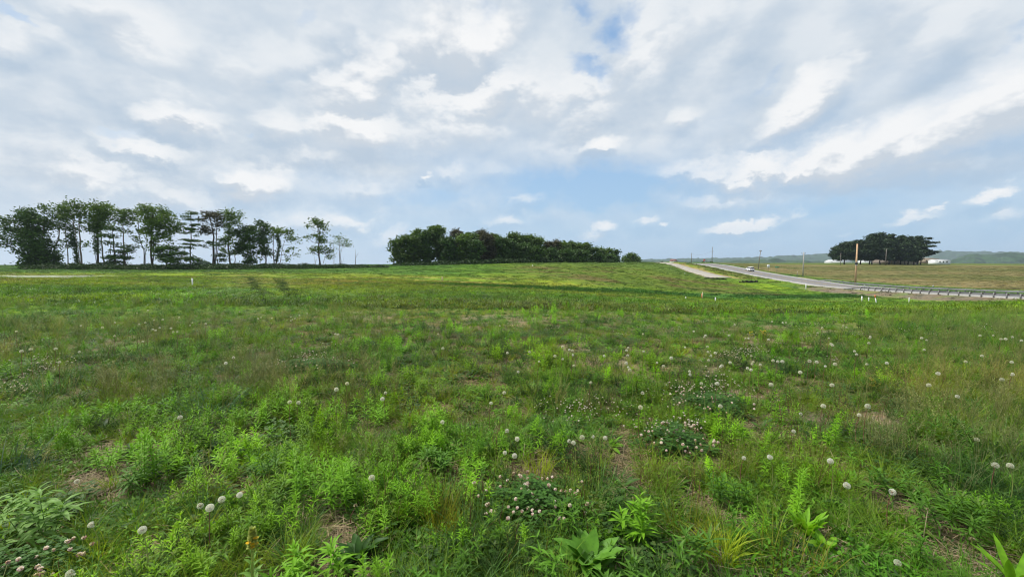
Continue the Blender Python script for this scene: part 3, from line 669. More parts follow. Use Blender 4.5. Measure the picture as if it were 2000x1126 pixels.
T_('deciduous_tree', 'thin wispy young tree between the two solitary trees', 'tree', 653, 121,
   [(651,475,7,8,.4),(654,488,7,6,.35),(650,498,5,4,.2)], [([(653,520),(653,500),(652,475)], .07)], M_tree, seed=23, dens=.7, leaf=.18, group='solitary trees right of the row')
# dead snags
def snag(label, px, Yd, top, lean, seed):
    rg = np.random.default_rng(seed); bx, by, bz = at(px, Yd); h = zat(px, top, Yd) - bz
    root = empty('dead_tree', (bx, by, bz)); tag(root, label, 'dead tree'); wd = MB()
    wd.add(*tube([(0, 0, -.2), (lean * .3, .1, h * .45), (lean, 0, h)], [.10, .07, .02], 6)); wd.build('trunk', M_bark_pale, root)
    wd = MB(); wd.add(*tube([(lean * .35, .05, h * .5), (lean + .6, 0, h * .75), (lean + .9, .1, h * .83)], [.05, .03, .01], 5)); wd.build('branch', M_bark_pale, root)
snag('bare dead forked tree standing right of the small solitary tree', 695, 122, 487, .25, 1)
snag('short leafless trunk left of the taller solitary tree', 617, 119, 501, -.1, 2)

ONES = 'first second third fourth fifth sixth seventh eighth ninth tenth eleventh twelfth thirteenth fourteenth fifteenth sixteenth seventeenth eighteenth nineteenth twentieth'.split()
def ordw(n):
    return ONES[n] if n < 20 else ('twenty-', 'thirty-')[(n - 19) // 10 if n < 39 else 1] + ONES[(n - 20) % 10] if (n + 1) % 10 else {29: 'thirtieth', 39: 'fortieth'}.get(n, 'last')
def number_from_left(group, base, tail):
    L = sorted([o for o in sc.objects if o.get('group') == group], key=lambda o: o.matrix_basis.translation.x / max(o.matrix_basis.translation.y, 1))
    for i, o in enumerate(L): o['label'] = (base if isinstance(base, str) else base(o)) + ', ' + ordw(i) + ' from the left ' + tail
# ---- central wood: every tree a thing; shapes drawn from their outline in the wood
wood = [(771,517,465,9,150,.5,0),(800,517,459,22,150,1.3,0),(783,517,468,10,154,.9,0),(818,517,446,13,158,.9,0),(836,517,452,14,152,1.4,1),(857,517,441,20,156,1.5,0),(875,516,462,14,150,1.4,1),(893,516,446,15,162,.9,2),(905,516,456,15,152,1.3,0),(918,516,452,13,160,1.3,0),
        (941,516,447,16,164,.85,2),(950,516,456,16,154,1.2,2),(930,516,470,14,150,1.3,1),(965,515,456,15,165,1.1,0),(978,515,462,14,156,1.2,1),(1002,515,454,18,165,1.1,0),(995,515,468,14,156,1.2,1),(1022,515,459,15,168,1.2,0),(1036,514,457,13,172,1.2,0),(1020,514,475,14,158,1.3,1),
        (1052,514,463,12,172,1.2,0),(1048,514,480,12,160,1.2,1),(1068,514,472,12,175,1.1,2),(1085,513,470,14,178,1.2,2),(1100,513,472,13,178,1.2,0),(1115,513,472,12,182,1.1,0),(1078,514,485,12,165,1.2,1),(1108,513,486,13,168,1.3,1),(1130,513,475,12,185,1.2,0),(1145,513,474,12,188,1,0),(1157,513,482,10,180,1.1,1),
        (1135,513,489,13,172,1.2,1),(1173,512,484,9,195,1.1,0),(1188,512,485,10,198,.8,0),(1202,512,489,9,205,1.3,1),(1168,512,496,9,180,1,1),(1190,512,498,9,190,1,1)]
mats3 = [M_tree, M_tree_dark, M_tree_red]
kinds = ['mid green', 'dark', 'bronze-tinted']
for i, (px, by_, top, rx, Yd, de, mk) in enumerate(wood):
    rg = np.random.default_rng(400 + i); H_ = by_ - top; B = []
    nb = 9
    for k in range(nb):
        f = (k + .5) / nb; ph = rg.uniform(-1, 1)
        wdt = 1.18 * rx * (math.sin(math.pi * min(1, .18 + f * .78)) ** .6)
        B.append((px + ph * wdt * .55, by_ - H_ * (.10 + .80 * f) , wdt * .55, H_ * .13, de))
    B.append((px, top + H_ * .13, rx * .75, H_ * .11, de)); B.append((px + rg.uniform(-.5, .5) * rx, top + H_ * .2, rx * .7, H_ * .1, de))
    trs = [([(px, by_), (px + rg.uniform(-2, 2), by_ - H_ * .5), (px + rg.uniform(-2, 2), top + H_ * .15)], .2)]
    lab = None
    if i == 0: lab = 'thin sparse tree at the left edge of the central wood'
    elif i == len(wood) - 3: lab = 'round dark tree at the right end of the central wood'
    T_('deciduous_tree', lab or ('tall %s tree packed in the central wood' % kinds[mk] if H_ > 45 else 'low %s tree in the central wood' % kinds[mk]), 'tree', px, Yd, B, trs, mats3[mk], seed=300 + i, dens=.66, leaf=.42, spread=.8, flat=.6, group='trees of the central wood' if not lab else None)
T_('deciduous_tree', 'round bushy tree alone just right of the central wood', 'tree', 1232, 250, [(1232,500,9,5,1.5),(1224,506,8,5,1.4),(1240,506,8,5,1.4),(1232,508,13,4,1.4)], [([(1232,512),(1232,502)], .3)], M_tree, seed=390, dens=.8, leaf=.5, spread=.9, flat=.7)

number_from_left('trees of the central wood', lambda o: o['label'].split(' tree')[0] + ' tree', 'in the central wood')
# ---- pine grove on the right
pines = [(1702,457,22,282),(1718,455,20,286),(1735,458,18,280),(1757,461,16,284),(1745,468,16,290),(1772,462,15,280),(1790,462,14,284),(1697,468,16,290),(1728,470,18,278),(1765,474,18,276),(1783,480,16,274)]
for i, (px, top, rx, Yd) in enumerate(pines):
    rg = np.random.default_rng(500 + i); B = []; H_ = 512 - top
    for k in range(11):
        f = k / 10; yy = top + 2 + f * H_ * .80
        wdt = .86 * rx * (.12 + .95 * math.sin(math.pi * min(.86, .06 + f * .85)) ** .8)
        for sgn in (-1, 1): B.append((px + sgn * wdt * rg.uniform(.25, .6), yy + rg.uniform(-1, 1), wdt * .5, 2.6, 1.2))
    T_('pine_tree', ['tallest broad pine at the left of the grove', 'tall domed pine near the grove centre'][i] if i < 2 else 'dark pine in the grove beyond the brown field', 'pine tree', px, Yd, B, [([(px, 512), (px, 490), (px, top + 4)], .35)], M_pine, M_bark, seed=520 + i, dens=.85, leaf=.5, spread=.95, flat=.3, group='pines of the grove' if i > 1 else None)
T_('pine_tree', 'ragged open-limbed pine at the right edge of the grove', 'pine tree', 1798, 280,
   [(1810,466,5,2,1),(1806,471,6,2,1),(1815,474,9,1.6,1),(1808,481,11,2,1.3),(1800,478,8,3,1.3),(1806,489,10,2,1.2),(1814,492,9,2,1.3),(1803,498,14,2.4,1.4),(1812,496,8,2,1)],
   [([(1796,512),(1799,490),(1807,466)], .3)], M_pine, seed=540, dens=1.1, leaf=.42, spread=.7, flat=.3)
T_('maple_tree', 'round-headed broadleaf tree at the left end of the pine grove', 'tree', 1648, 288,
   [(1650,478,14,5,1.6),(1637,486,11,6,1.5),(1662,482,13,7,1.6),(1650,490,18,7,1.8),(1632,496,9,6,1.3),(1668,494,12,7,1.6),(1645,501,18,5,1.6),(1634,504,9,4,1.2),(1665,504,12,3,1.2)],
   [([(1648,512),(1648,498),(1650,482)], .4)], M_pine, seed=541, dens=.9, leaf=.5, spread=.9, flat=.5)
T_('maple_tree', 'broad dark tree joining the round-headed tree to the pines', 'tree', 1680, 284,
   [(1676,475,13,6,1.7),(1684,482,16,8,1.8),(1676,492,15,8,1.7),(1690,498,14,6,1.6),(1683,503,14,4,1.4),(1700,500,12,5,1.4),(1710,501,10,4,1.2)],
   [([(1679,512),(1680,495),(1680,478)], .4)], M_pine, seed=542, dens=.9, leaf=.5, spread=.9, flat=.5)

number_from_left('pines of the grove', 'dark pine', 'in the grove beyond the brown field')
# ---- far single trees on the skyline
def bush_mesh(name, rx, rz, n, leaf, seed, m, ry=None):
    rg = np.random.default_rng(seed); mb = MB(); nc = 26
    d = rg.standard_normal((nc, 3)); d[:, 2] = np.abs(d[:, 2]); d /= np.linalg.norm(d, axis=1)[:, None]
    cl = d * rg.random((nc, 1)) ** .4 * np.array([rx, ry or rx, rz]) * .85
    C = np.repeat(cl, n // nc, 0) + rg.standard_normal((n // nc * nc, 3)) * rx * .16; C[:, 2] = np.abs(C[:, 2])
    mb.add(*leaf_quads(C, leaf, rg)); return mb.mesh(name, m)
far_me = [bush_mesh('crown', 4.5, 6.5, 700, .9, 600 + i, M_tree_dark) for i in range(4)]
far_tr = MB().add(*tube([(0, 0, -1), (0, 0, 3)], [.3, .25], 6)).mesh('trunk', M_bark)
far_sp = [(1259,430,.7),(1266,436,.9),(1274,440,.8),(1285,428,.85),(1293,425,.9),(1302,432,.65),(1323,430,.6),(1362,425,.6),(1370,422,.75),(1380,424,.7),(1388,426,.9),(1398,430,.6),(392,480,1.0),(401,490,1.15),(411,500,.8),(1010,430,.3)]
for i, (px, Yd, s) in enumerate(far_sp):
    x, y, z = at(px, Yd); z = max(z, EYE - 1.5 - (.5 if px > 1200 else 1.5))
    if i == 15: continue
    r_ = empty('far_tree', (x, y, z - 1), rng.uniform(0, 6)); r_.scale = (s, s, s * .9)
    if px < 500: tag(r_, 'small distant tree on the skyline seen through the left tree row', 'tree', 'distant trees behind the left row')
    elif px < 1340: tag(r_, 'small distant dark tree on the skyline left of the gravel road crest', 'tree', 'distant trees behind the gravel road')
    else: tag(r_, 'small distant dark tree near the red sign on the skyline', 'tree', 'distant trees behind the highway crest')
    link('crown', far_me[i % 4], r_); link('trunk', far_tr, r_)

number_from_left('distant trees behind the left row', 'small distant skyline tree', 'behind the left tree row')
number_from_left('distant trees behind the gravel road', 'small distant dark tree', 'behind the crest of the gravel road')
number_from_left('distant trees behind the highway crest', 'small distant dark tree', 'near the red skyline sign')
# ---- undergrowth along the foot of the trees (uncountable)
def undergrowth(name, path, n, hgt, wid, leaf, seed, m, label, cat='undergrowth'):
    rg = np.random.default_rng(seed); P = np.array(path, float); t = rg.random(n) * (len(P) - 1); i = np.minimum(t.astype(int), len(P) - 2); f = t - i
    px = P[i, 0] * (1 - f) + P[i + 1, 0] * f; Yd = P[i, 1] * (1 - f) + P[i + 1, 1] * f + rg.normal(0, wid, n)
    x = (px - 1000) / F * Yd; hh = hgt * (.35 + 1.1 * vnoise(x, Yd, 3.0, seed)) * (P[i, 2] * (1 - f) + P[i + 1, 2] * f)
    z = height(x, Yd) + rg.random(n) ** .8 * hh
    V, Fq = leaf_quads(np.stack([x, Yd, z], 1), leaf, rg)
    return tag(link(name, mesh_np(name, V, [Fq], m)), label, cat, kind='stuff')
undergrowth('undergrowth', [(45,100,1.2),(100,101,1.0),(200,101,1.1),(330,102,1.3),(400,104,1.2),(500,108,1),(600,112,1),(760,120,.5)], 42000, 1.25, 2.2, .17, 31, M_shrub, 'low dark weeds and brush along the foot of the left tree row')
undergrowth('undergrowth', [(768,146,.4),(830,146,.9),(900,148,1.1),(1000,152,1.1),(1100,168,1),(1200,188,.6)], 22000, 1.6, 2.4, .3, 32, M_shrub, 'dark brush along the foot of the central wood')

# ------------------------------------------------------------------ poles, signs, stakes, fences
M_wood_new = mat_plain('new_pole_wood', (.50, .32, .18), .8, var=.2, scale=2); M_wood_old = mat_plain('weathered_pole_wood', (.20, .175, .15), .85, var=.25, scale=2)
M_wood_pale = mat_plain('pale_lath_wood', (.52, .42, .28), .8); M_pvc = mat_plain('white_stake_paint', (.78, .78, .76), .5, var=.05); M_orange = mat_plain('orange_paint', (.75, .18, .04), .5)
M_black = mat_plain('black_fabric', (.012, .012, .013), .9, var=.3); M_steel = mat_plain('galvanised_steel', (.24, .25, .25), .5, .35, var=.15, scale=3); M_steel_d = mat_plain('galvanised_post', (.15, .15, .145), .55, .2, var=.25, scale=4)
M_green_sign = mat_plain('green_sign', (.02, .22, .12), .4, var=.05); M_white_sign = mat_plain('white_sign', (.8, .8, .8), .4, var=.03); M_red = mat_plain('red_sign', (.5, .04, .03), .5); M_dark = mat_plain('dark_hardware', (.03, .03, .03), .6)
M_wire = mat_plain('wire', (.04, .04, .045), .6)
def pole(name, label, px, top, Yd, r, mat, arms=(), lean=0.0, bands=(), base=None, cat='utility pole'):
    x, y, z = at(px, Yd); h = zat(px, top, Yd) - z
    root = empty(name, (x, y, z)); tag(root, label, cat)
    MB().add(*tube([(0, 0, -.4), (lean * .5, 0, h * .5), (lean, 0, h)], [r, r * .9, r * .75], 10)).build('shaft', mat, root, smooth=False)
    for (hz, wdt, th) in arms:
        am = MB().add(*box((lean, .14, h - hz), (wdt, .1, th))).build('crossarm', M_wood_old, root)
        for k in (-.45, 0, .45):
            im = MB().add(*tube([(lean + k * wdt, .14, h - hz + th / 2 - .01), (lean + k * wdt, .14, h - hz + th / 2 + .12), (lean + k * wdt, .14, h - hz + th / 2 + .2)], [.05, .07, .03], 6)).mesh('insulator', M_dark)
            link('insulator', im, am)
    for (z0, z1, k, m, nm) in bands:
        MB().add(*tube([(lean * z0 / h, 0, z0), (lean * z1 / h, 0, z1)], [r * k, r * k], 12)).build(nm, m, root)
    return root, h
p, h = pole('wooden_pole', 'tall new orange-brown wooden pole with a black band beyond the far guardrail', 1670, 476, 114, .24, M_wood_new, bands=[(5.7, 6.5, 1.35, M_dark, 'black_band'), (5.55, 5.68, 1.2, M_white_sign, 'white_tag')], base=548)
pole('utility_pole', 'pale grey weathered utility pole with a small crossarm in the brown field', 1567, 492, 146, .2, mat_plain('silvery_pole_wood', (.36, .34, .31), .85, var=.2, scale=2), arms=[(.5, 1.5, .12)])
pole('utility_pole', 'leaning dark utility pole above the car', 1479, 488, 190, .17, M_wood_old, arms=[(.5, 1.1, .3)], lean=1.0)
p1, h1 = pole('utility_pole', 'tallest thin utility pole on the crest of the highway', 1389, 482, 240, .17, M_wood_old, arms=[(2.7, 1.6, .14)])
p2, h2 = pole('utility_pole', 'short thin utility pole between the gravel road and the highway crest', 1349, 494, 280, .17, M_wood_old, arms=[(.3, .9, .14)])
pole('utility_pole', 'thin pole standing against the pine grove trunks', 1727, 486, 262, .2, M_wood_old)
pole('utility_pole', 'faint thin pole in front of the round-headed tree', 1639, 494, 270, .16, M_wood_old)
def wire(a, b, sag, label):
    a, b = np.array(a), np.array(b); s = np.linspace(0, 1, 14)[:, None]; P = a * (1 - s) + b * s; P[:, 2] -= (4 * s * (1 - s))[:, 0] * sag
    tag(MB().add(*tube(P, .022, 4)).build('power_line', M_wire), label, 'power line')
A_ = (p1.location.x - .6, p1.location.y + .14, p1.location.z + h1 - 2.55); B_ = (p2.location.x, p2.location.y + .14, p2.location.z + h2 - .2)
wire(A_, B_, 1.6, 'thin wire sagging between the two poles at the highway crest')

# stakes
def stake(label, px, top, bot, w=.06, mat=M_pvc, tip=None, lean=0.0, Yd=None, name='survey_stake', grp=None):
    if Yd is None: x, y, z = hit(px, bot)
    else: x, y, z = at(px, Yd)
    h = max(zat(px, top, y) - z, .12)
    root = empty(name, (x, y, z), rng.uniform(-.4, .4)); tag(root, label, 'stake', grp)
    k = .72 if tip else 1
    V, Fc = box((0, 0, 0), (w, .035, 1)); V[:, 2] = (V[:, 2] + .5) * (h * k + .2) - .2; V[:, 0] += (V[:, 2] / h) * lean; V[(V[:, 2] > 0) & (V[:, 0] > lean * k), 2] -= .03
    MB().add(V, Fc).build('lath', mat, root)
    if tip:
        V, Fc = box((0, 0, 0), (w * 1.05, .04, 1)); V[:, 2] = (V[:, 2] + .5) * h * (1 - k) + h * k; V[:, 0] += (V[:, 2] / h) * lean; MB().add(V, Fc).build('painted_tip', tip, root)
    return root
stake('upright white stake in the yellowish grass in front of the left tree row', 376, 543, 559, .085)
stake('short pale wooden stake on the left flank of the grassy hill', 864, 540, 547, .16, M_wood_pale, Yd=62)
stake('tiny white stake high on the hill below the central wood', 1040, 517, 523, .2, Yd=118)
stake('small white stake left of the gravel road spur', 1309, 524, 529, .2, Yd=150)
stake('small white stake beside the lower end of the gravel road', 1337, 533, 538, .22, Yd=133)
stake('pale wooden stake with an orange side in the green swale', 1372.5, 570, 579, .14, M_wood_pale, Yd=57)
stake('thin orange-painted stake touching the pale wooden stake in the swale', 1370.8, 573, 579, .06, M_orange, Yd=57.4)
stake('white stake standing in front of the green swale, right of the orange-sided stake', 1398, 580, 592, .11, Yd=45)
stake('white stake beside the near edge of the highway left of the guardrail', 1574, 554, 563, .17, Yd=98)
stake('short faint white stake at the foot of the guardrail bank', 1684.5, 578, 585, .16, Yd=62)
stake('tiny pale stub between the short faint stake and the leaning stake', 1698, 580, 584, .14, Yd=60)
stake('leaning white stake with an orange top below the guardrail', 1714, 576, 590, .13, M_pvc, M_orange, -.28, Yd=52)
stake('upright white stake below the guardrail, right of the leaning orange-topped one', 1777, 580, 592, .12, Yd=50)
stake('tan wooden marker post left of the pale grey weathered pole', 1556, 529, 536, .3, M_wood_pale, Yd=150)
stake('small white object in the grass of the swale', 1340, 578.6, 580.3, .12, Yd=50)

# signs
def sign(label, px, top, bot, Yd, wdt, hgt, mat, cat='road sign', marks=None, name='road_sign'):
    x, y, z = at(px, Yd); h = zat(px, top, Yd) - z
    root = empty(name, (x, y, z)); tag(root, label, cat)
    MB().add(*box((0, .03, h / 2 - .15), (.09, .05, h + .3 - hgt * .2))).build('post', M_steel_d, root)
    pm = MB().add(*box((0, -.03, h - hgt / 2), (wdt, .025, hgt))).build('panel', mat, root)
    for (mx, mz, mw, mh, mm) in marks or []:
        MB().add(*box((mx, -.05, h - hgt / 2 + mz), (mw, .01, mh))).build('marking', mm, pm)
    return root
sign('square white sign on a post at the far edge of the highway', 1499, 516.8, 529, 168, 1.15, 1.3, M_white_sign, marks=[(-.14, .2, .1, .4, M_steel), (-.14, -.3, .1, .3, M_steel), (.18, .12, .12, .3, M_steel)])
sign('narrow green street name sign right of the square white sign', 1516, 520.6, 531, 160, 1.7, .4, M_green_sign)
sign('red and white board on the skyline behind the highway crest', 1374, 506.2, 512, 330, 1.5, 1.9, M_red, cat='sign', name='roadside_board', marks=[(0.1, -.5, .9, .4, M_white_sign)])

# silt fences
def silt_fence(label, pts, seed):
    rg = np.random.default_rng(seed); P = [];
    for (px, Yd, tp) in pts:
        x, y, z = at(px, Yd); P.append((x, y, z, max(.15, zat(px, tp, Yd) - z)))
    P = np.array(P); n = 60; s = np.linspace(0, 1, n); k = np.linspace(0, 1, len(P)); Q = np.stack([np.interp(s, k, P[:, i]) for i in range(4)], 1)
    c = Q[:, :3].mean(0); root = empty('silt_fence', tuple(c)); tag(root, label, 'silt fence')
    wob = np.cumsum(rg.normal(0, .06, n)); wob -= np.linspace(wob[0], wob[-1], n)
    sag = 1 - .35 * np.abs(np.sin(s * math.pi * 4.5)) + rg.normal(0, .04, n)
    rows = []
    for f, o in ((-.15, 0), (.5, .1), (1, -.05)):
        rows.append(np.stack([Q[:, 0], Q[:, 1] + wob + o * (1 if f > 0 else 0), height(Q[:, 0], Q[:, 1]) - .05 + Q[:, 3] * sag * f], 1) - c)
    for f, o in ((1, -.02), (.5, .13), (-.15, .03)):
        rows.append(np.stack([Q[:, 0], Q[:, 1] + wob + o, height(Q[:, 0], Q[:, 1]) - .05 + Q[:, 3] * sag * f], 1) - c)
    V = np.concatenate(rows); i = (np.arange(5)[:, None] * n + np.arange(n - 1)[None]).ravel()
    link('fabric', mesh_np('fabric', V, [np.stack([i, i + 1, i + n + 1, i + n], 1)], M_black), root)
    for j in range(0, n, 9):
        MB().add(*box((Q[j, 0] - c[0], Q[j, 1] + wob[j] - .08 - c[1], height(Q[j, 0], Q[j, 1]) - c[2] + Q[j, 3] * .35), (.05, .05, Q[j, 3] + .35))).build('fence_stake', M_wood_old, root)
silt_fence('longer black silt fence at the lower end of the gravel road', [(1376, 131, 539.5), (1386, 130, 541), (1400, 128.5, 542), (1419, 127.5, 543)], 1)
silt_fence('shorter sagging black silt fence right of the gravel road end', [(1443, 119, 548.2), (1453, 119, 546.2), (1466, 120, 546.2), (1480, 122, 546.6)], 2)

# guardrails
def guardrail(label, a, y0, y1, side, flare=None, post_step=1.905, dz=0.0):
    """runs along the road at offset a; side -1 faces away from the camera side"""
    ys = np.arange(y0, y1, .95); al = np.full(len(ys), a); hz = np.full(len(ys), .70)
    if flare:
        k = sstep(ys, y1 - flare, y1); al = al - 1.8 * k * k; hz = .70 - .62 * sstep(ys, y1 - flare * .6, y1)
    x = al + SL * ys; g = HWY(ys) + EYE - .12
    root = empty('guardrail', (float(x[0]), float(ys[0]), float(g[0]))); tag(root, label, 'guardrail'); o = np.array([x[0], ys[0], g[0]])
    prof = [(-.155, 0), (-.115, .075), (-.055, .075), (-.015, .0), (.015, .0), (.055, .075), (.115, .075), (.155, 0)]
    rows = [np.stack([x + side * (.02 + d), ys, g + hz - .155 + q], 1) - o for q, d in prof] + [np.stack([x + side * (.012 + d), ys, g + hz - .155 + q], 1) - o for q, d in prof[::-1]]
    n = len(ys); V = np.concatenate(rows); K = len(rows); i = (np.arange(K)[:, None] * n + np.arange(n - 1)[None]).ravel(); j = (((np.arange(K) + 1) % K)[:, None] * n + np.arange(n - 1)[None]).ravel()
    link('rail', mesh_np('rail', V, [np.stack([i, i + 1, j + 1, j], 1)], M_steel), root)
    pm = MB().add(*box((0, 0, 0), (.11, .15, 1.15))).mesh('post', M_steel_d); bm_ = MB().add(*box((0, 0, 0), (.15, .13, .34))).mesh('spacer_block', M_wood_old)
    for c, yy in enumerate(np.arange(y0 + .2, y1 - .6, post_step)):
        kz = float(np.interp(yy, ys, hz)); xx = float(np.interp(yy, ys, x)); gg = float(np.interp(yy, ys, g))
        if c >= 95: break
        pp = link('post', pm, root, (xx - side * .21 - o[0], yy - o[1], gg + kz - .54 - o[2])); link('spacer_block', bm_, pp, (side * .13, 0, .38))
    return root
guardrail('near guardrail on steel posts along the close side of the highway', 66.6, 36, 96, 1, flare=9)
guardrail('far guardrail along the field side of the highway', 78.9, 44, 128, -1, flare=9)
# small white reflector posts
for k, (px, Yd, a_, lab) in enumerate([(1688, 90.5, 0, 'small white reflector behind the near guardrail, further from the camera'), (1822, 90, 0, 'small white reflector on top of the far guardrail')]):
    x, y, z = at(px, Yd); z = float(HWY(Yd)) + EYE + .55
    root = empty('reflector', (x, y, z)); tag(root, lab, 'reflector'); MB().add(*box((0, 0, -.25), (.05, .03, .8))).build('stem', M_steel_d, root); MB().add(*box((0, -.02, .3), (.2, .03, .3))).build('lens', M_white_sign, root)

# ------------------------------------------------------------------ car
M_carp = mat_plain('white_car_paint', (.80, .81, .82), .25, var=.02); M_glass = mat_plain('tinted_car_glass', (.015, .017, .02), .08, var=.05); M_tyre = mat_plain('tyre_rubber', (.02, .02, .02), .9); M_rim = mat_plain('wheel_rim', (.35, .35, .36), .35, .6); M_tail = mat_plain('tail_light_red', (.35, .02, .015), .25); M_trim = mat_plain('car_trim_black', (.02, .02, .022), .6)
def loft(rings, mats, mi=0):
    mb = MB(); Rg = np.array(rings); n, k = Rg.shape[:2]; V = Rg.reshape(-1, 3); i = np.arange(n - 1)[:, None] * k; j = np.arange(k)[None]; j2 = (j + 1) % k
    mb.add(V, [np.stack([i + j, i + k + j, i + k + j2, i + j2], -1).reshape(-1, 4), np.array([list(range(k)), [(n - 1) * k + q for q in range(k)][::-1]])]); return mb
def car():
    px, Yd = 1464, 150.0; al = 74.6; x = al + SL * Yd; Yd = 66 / (.594 - .152) * 1.0 * (74.6 - 0) / 74.6; Yd = 74.6 / ((1464 - 1000) / F - SL); x = al + SL * Yd
    z = float(HWY(Yd)) + EYE + .01
    root = empty('parked_car'.replace('parked_', ''), (x, Yd, z), -math.atan(SL)); tag(root, 'white SUV driving away in the far lane of the highway', 'car')
    slope = (float(HWY(Yd + 2)) - float(HWY(Yd - 2))) / 4; root.rotation_euler = (math.atan(slope), 0, -math.atan(SL))
    def sec(y, hw, z0, z1, r=.12): return [(-hw * .94, y, z0), (-hw, y, z0 + r), (-hw, y, z1 - r), (-hw * .93, y, z1), (hw * .93, y, z1), (hw, y, z1 - r), (hw, y, z0 + r), (hw * .94, y, z0)]
    body = [sec(-2.33, .82, .42, .98), sec(-2.25, .90, .30, 1.06), sec(-1.9, .94, .26, 1.10), sec(-.9, .95, .26, 1.06), sec(.6, .95, .26, 1.04), (sec(1.1, .94, .26, 1.04)), sec(1.9, .92, .28, .94), sec(2.28, .86, .32, .78), sec(2.36, .78, .4, .66)]
    loft(body, M_carp).build('body', M_carp, root, smooth=False)
    def cab(y0, y1, w0, w1, z0, z1): return [(-w0, y0, z0), (-w1, y1, z1), (w1, y1, z1), (w0, y0, z0)]
    V = np.array([(-.86, -2.2, 1.04), (.86, -2.2, 1.04), (.86, 1.15, 1.02), (-.86, 1.15, 1.02), (-.68, -1.85, 1.62), (.68, -1.85, 1.62), (.68, .35, 1.60), (-.68, .35, 1.60)])
    MB().add(V, box((0, 0, 0), (1, 1, 1))[1]).build('window_band', M_glass, root)
    loft([[(-.70, -1.98, 1.60), (-.64, -1.98, 1.68), (.64, -1.98, 1.68), (.70, -1.98, 1.60)], [(-.71, -.6, 1.60), (-.62, -.6, 1.73), (.62, -.6, 1.73), (.71, -.6, 1.60)], [(-.70, .45, 1.57), (-.62, .4, 1.66), (.62, .4, 1.66), (.70, .45, 1.57)]], M_carp).build('roof', M_carp, root)
    for s in (-1, 1):
        for (ya, yb, yc, yd) in ((-2.21, -1.88, -1.72, -2.02), (-1.1, -1.02, -.95, -1.03), (.05, .0, .07, .12), (1.18, .38, .30, 1.06)):
            V = np.array([(s * .87, ya, 1.03), (s * .695, yb, 1.62), (s * .695, yc, 1.62), (s * .87, yd, 1.03)]); V2 = V - np.array([s * .03, 0, 0]); MB().add(np.concatenate([V, V2]), np.array([(0, 1, 2, 3), (7, 6, 5, 4), (0, 4, 5, 1), (1, 5, 6, 2), (2, 6, 7, 3), (3, 7, 4, 0)])).build('pillar', M_carp, root)
        MB().add(*box((s * .98, .85, 1.12), (.16, .12, .16))).build('wing_mirror', M_carp, root)
        MB().add(*box((s * .80, -2.305, .93), (.20, .08, .22))).build('tail_light', M_tail, root)
        MB().add(*box((s * .72, 2.28, .74), (.28, .1, .12))).build('headlight', M_white_sign, root)
        for yy in (-1.42, 1.42):
            wh = empty('wheel', (0, 0, 0)); wh.parent = root; wh.location = (s * .86, yy, .35)
            MB().add(*tube([(-.12, 0, 0), (-.09, 0, 0), (.09, 0, 0), (.12, 0, 0)], [.31, .35, .35, .31], 20)).build('tyre', M_tyre, wh)
            MB().add(*tube([(s * .10, 0, 0), (s * .128, 0, 0)], [.21, .19], 14)).build('rim', M_rim, wh)
            MB().add(*tube([(s * .055, 0, 0), (s * .11, 0, 0)], [.41, .40], 20)).build('wheel_arch', M_trim, wh)
    MB().add(*box((0, -2.33, .38), (1.6, .12, .22))).build('rear_bumper', M_trim, root)
    MB().add(*box((0, -2.345, .80), (.5, .02, .15))).build('number_plate', M_wood_pale, root)
    MB().add(*box((0, -2.08, 1.64), (1.2, .22, .04))).build('rear_spoiler', M_carp, root)
car()

# ------------------------------------------------------------------ farm buildings beside the grove
M_tan = mat_plain('tan_siding', (.36, .29, .22), .8); M_metal_w = mat_plain('white_metal_siding', (.72, .74, .76), .5, var=.05); M_roof = mat_plain('grey_roof', (.22, .18, .15), .7); M_redroof = mat_plain('red_roof', (.22, .09, .07), .7)
def barn(label, px0, px1, Yd, top, bot, wallm, roofm, eave=.55, nwin=3, depth=10, cat='farm building', name='farm_building'):
    s = Yd / F; xm = (px0 + px1) / 2; x = (xm - 1000) * s; wdt = (px1 - px0) * s; z = EYE - (bot - 515) * s - .4; h = (bot - top) * s + .4
    root = empty(name, (x, Yd, z)); tag(root, label, cat); e = h * eave
    MB().add(*box((0, 0, e / 2 - .5), (wdt, depth, e + 1.0))).build('wall', wallm, root)
    V = np.array([(-wdt / 2 - .3, -depth / 2 - .4, e), (-wdt / 2 - .3, depth / 2 + .4, e), (-wdt / 2 - .3, 0, h), (wdt / 2 + .3, -depth / 2 - .4, e), (wdt / 2 + .3, depth / 2 + .4, e), (wdt / 2 + .3, 0, h)])
    MB().add(V, [np.array([(0, 1, 2), (3, 5, 4)]), np.array([(0, 2, 5, 3), (2, 1, 4, 5), (1, 0, 3, 4)])]).build('roof', roofm, root)
    for k in range(nwin):
        xx = -wdt / 2 + wdt * (k + 1) / (nwin + 1); w_ = MB().add(*box((xx, -depth / 2 - .02, e * .55), (.9, .05, min(1.0, e * .4)))).build('window', M_dark, root)
        MB().add(*box((xx, -depth / 2 - .05, e * .55 - min(1.0, e * .4) / 2 - .05), (1.1, .08, .08))).build('sill', M_white_sign, w_)
barn('long low white shed left of the grove', 1616, 1655, 420, 507.5, 512, M_metal_w, M_metal_w, .45, 0)
barn('low white roofed shed under the grove, right of the long shed', 1680, 1700, 420, 507.5, 512, M_metal_w, M_metal_w, .5, 1)
barn('tan house behind the right trunks of the grove', 1786, 1819, 310, 503.5, 512.5, M_tan, M_tan, .8, 3)
barn('white shed right of the tan house', 1819, 1846, 300, 506.3, 514, M_metal_w, M_metal_w, .82, 3, depth=6)
barn('small dark red roofed house on the skyline left of the highway crest', 1310, 1319, 500, 505.8, 513, M_metal_w, M_redroof, .5, 1)
barn('long shadowed house under the pine canopy of the grove', 1714, 1780, 300, 504.5, 513, M_roof, M_roof, .8, 5)

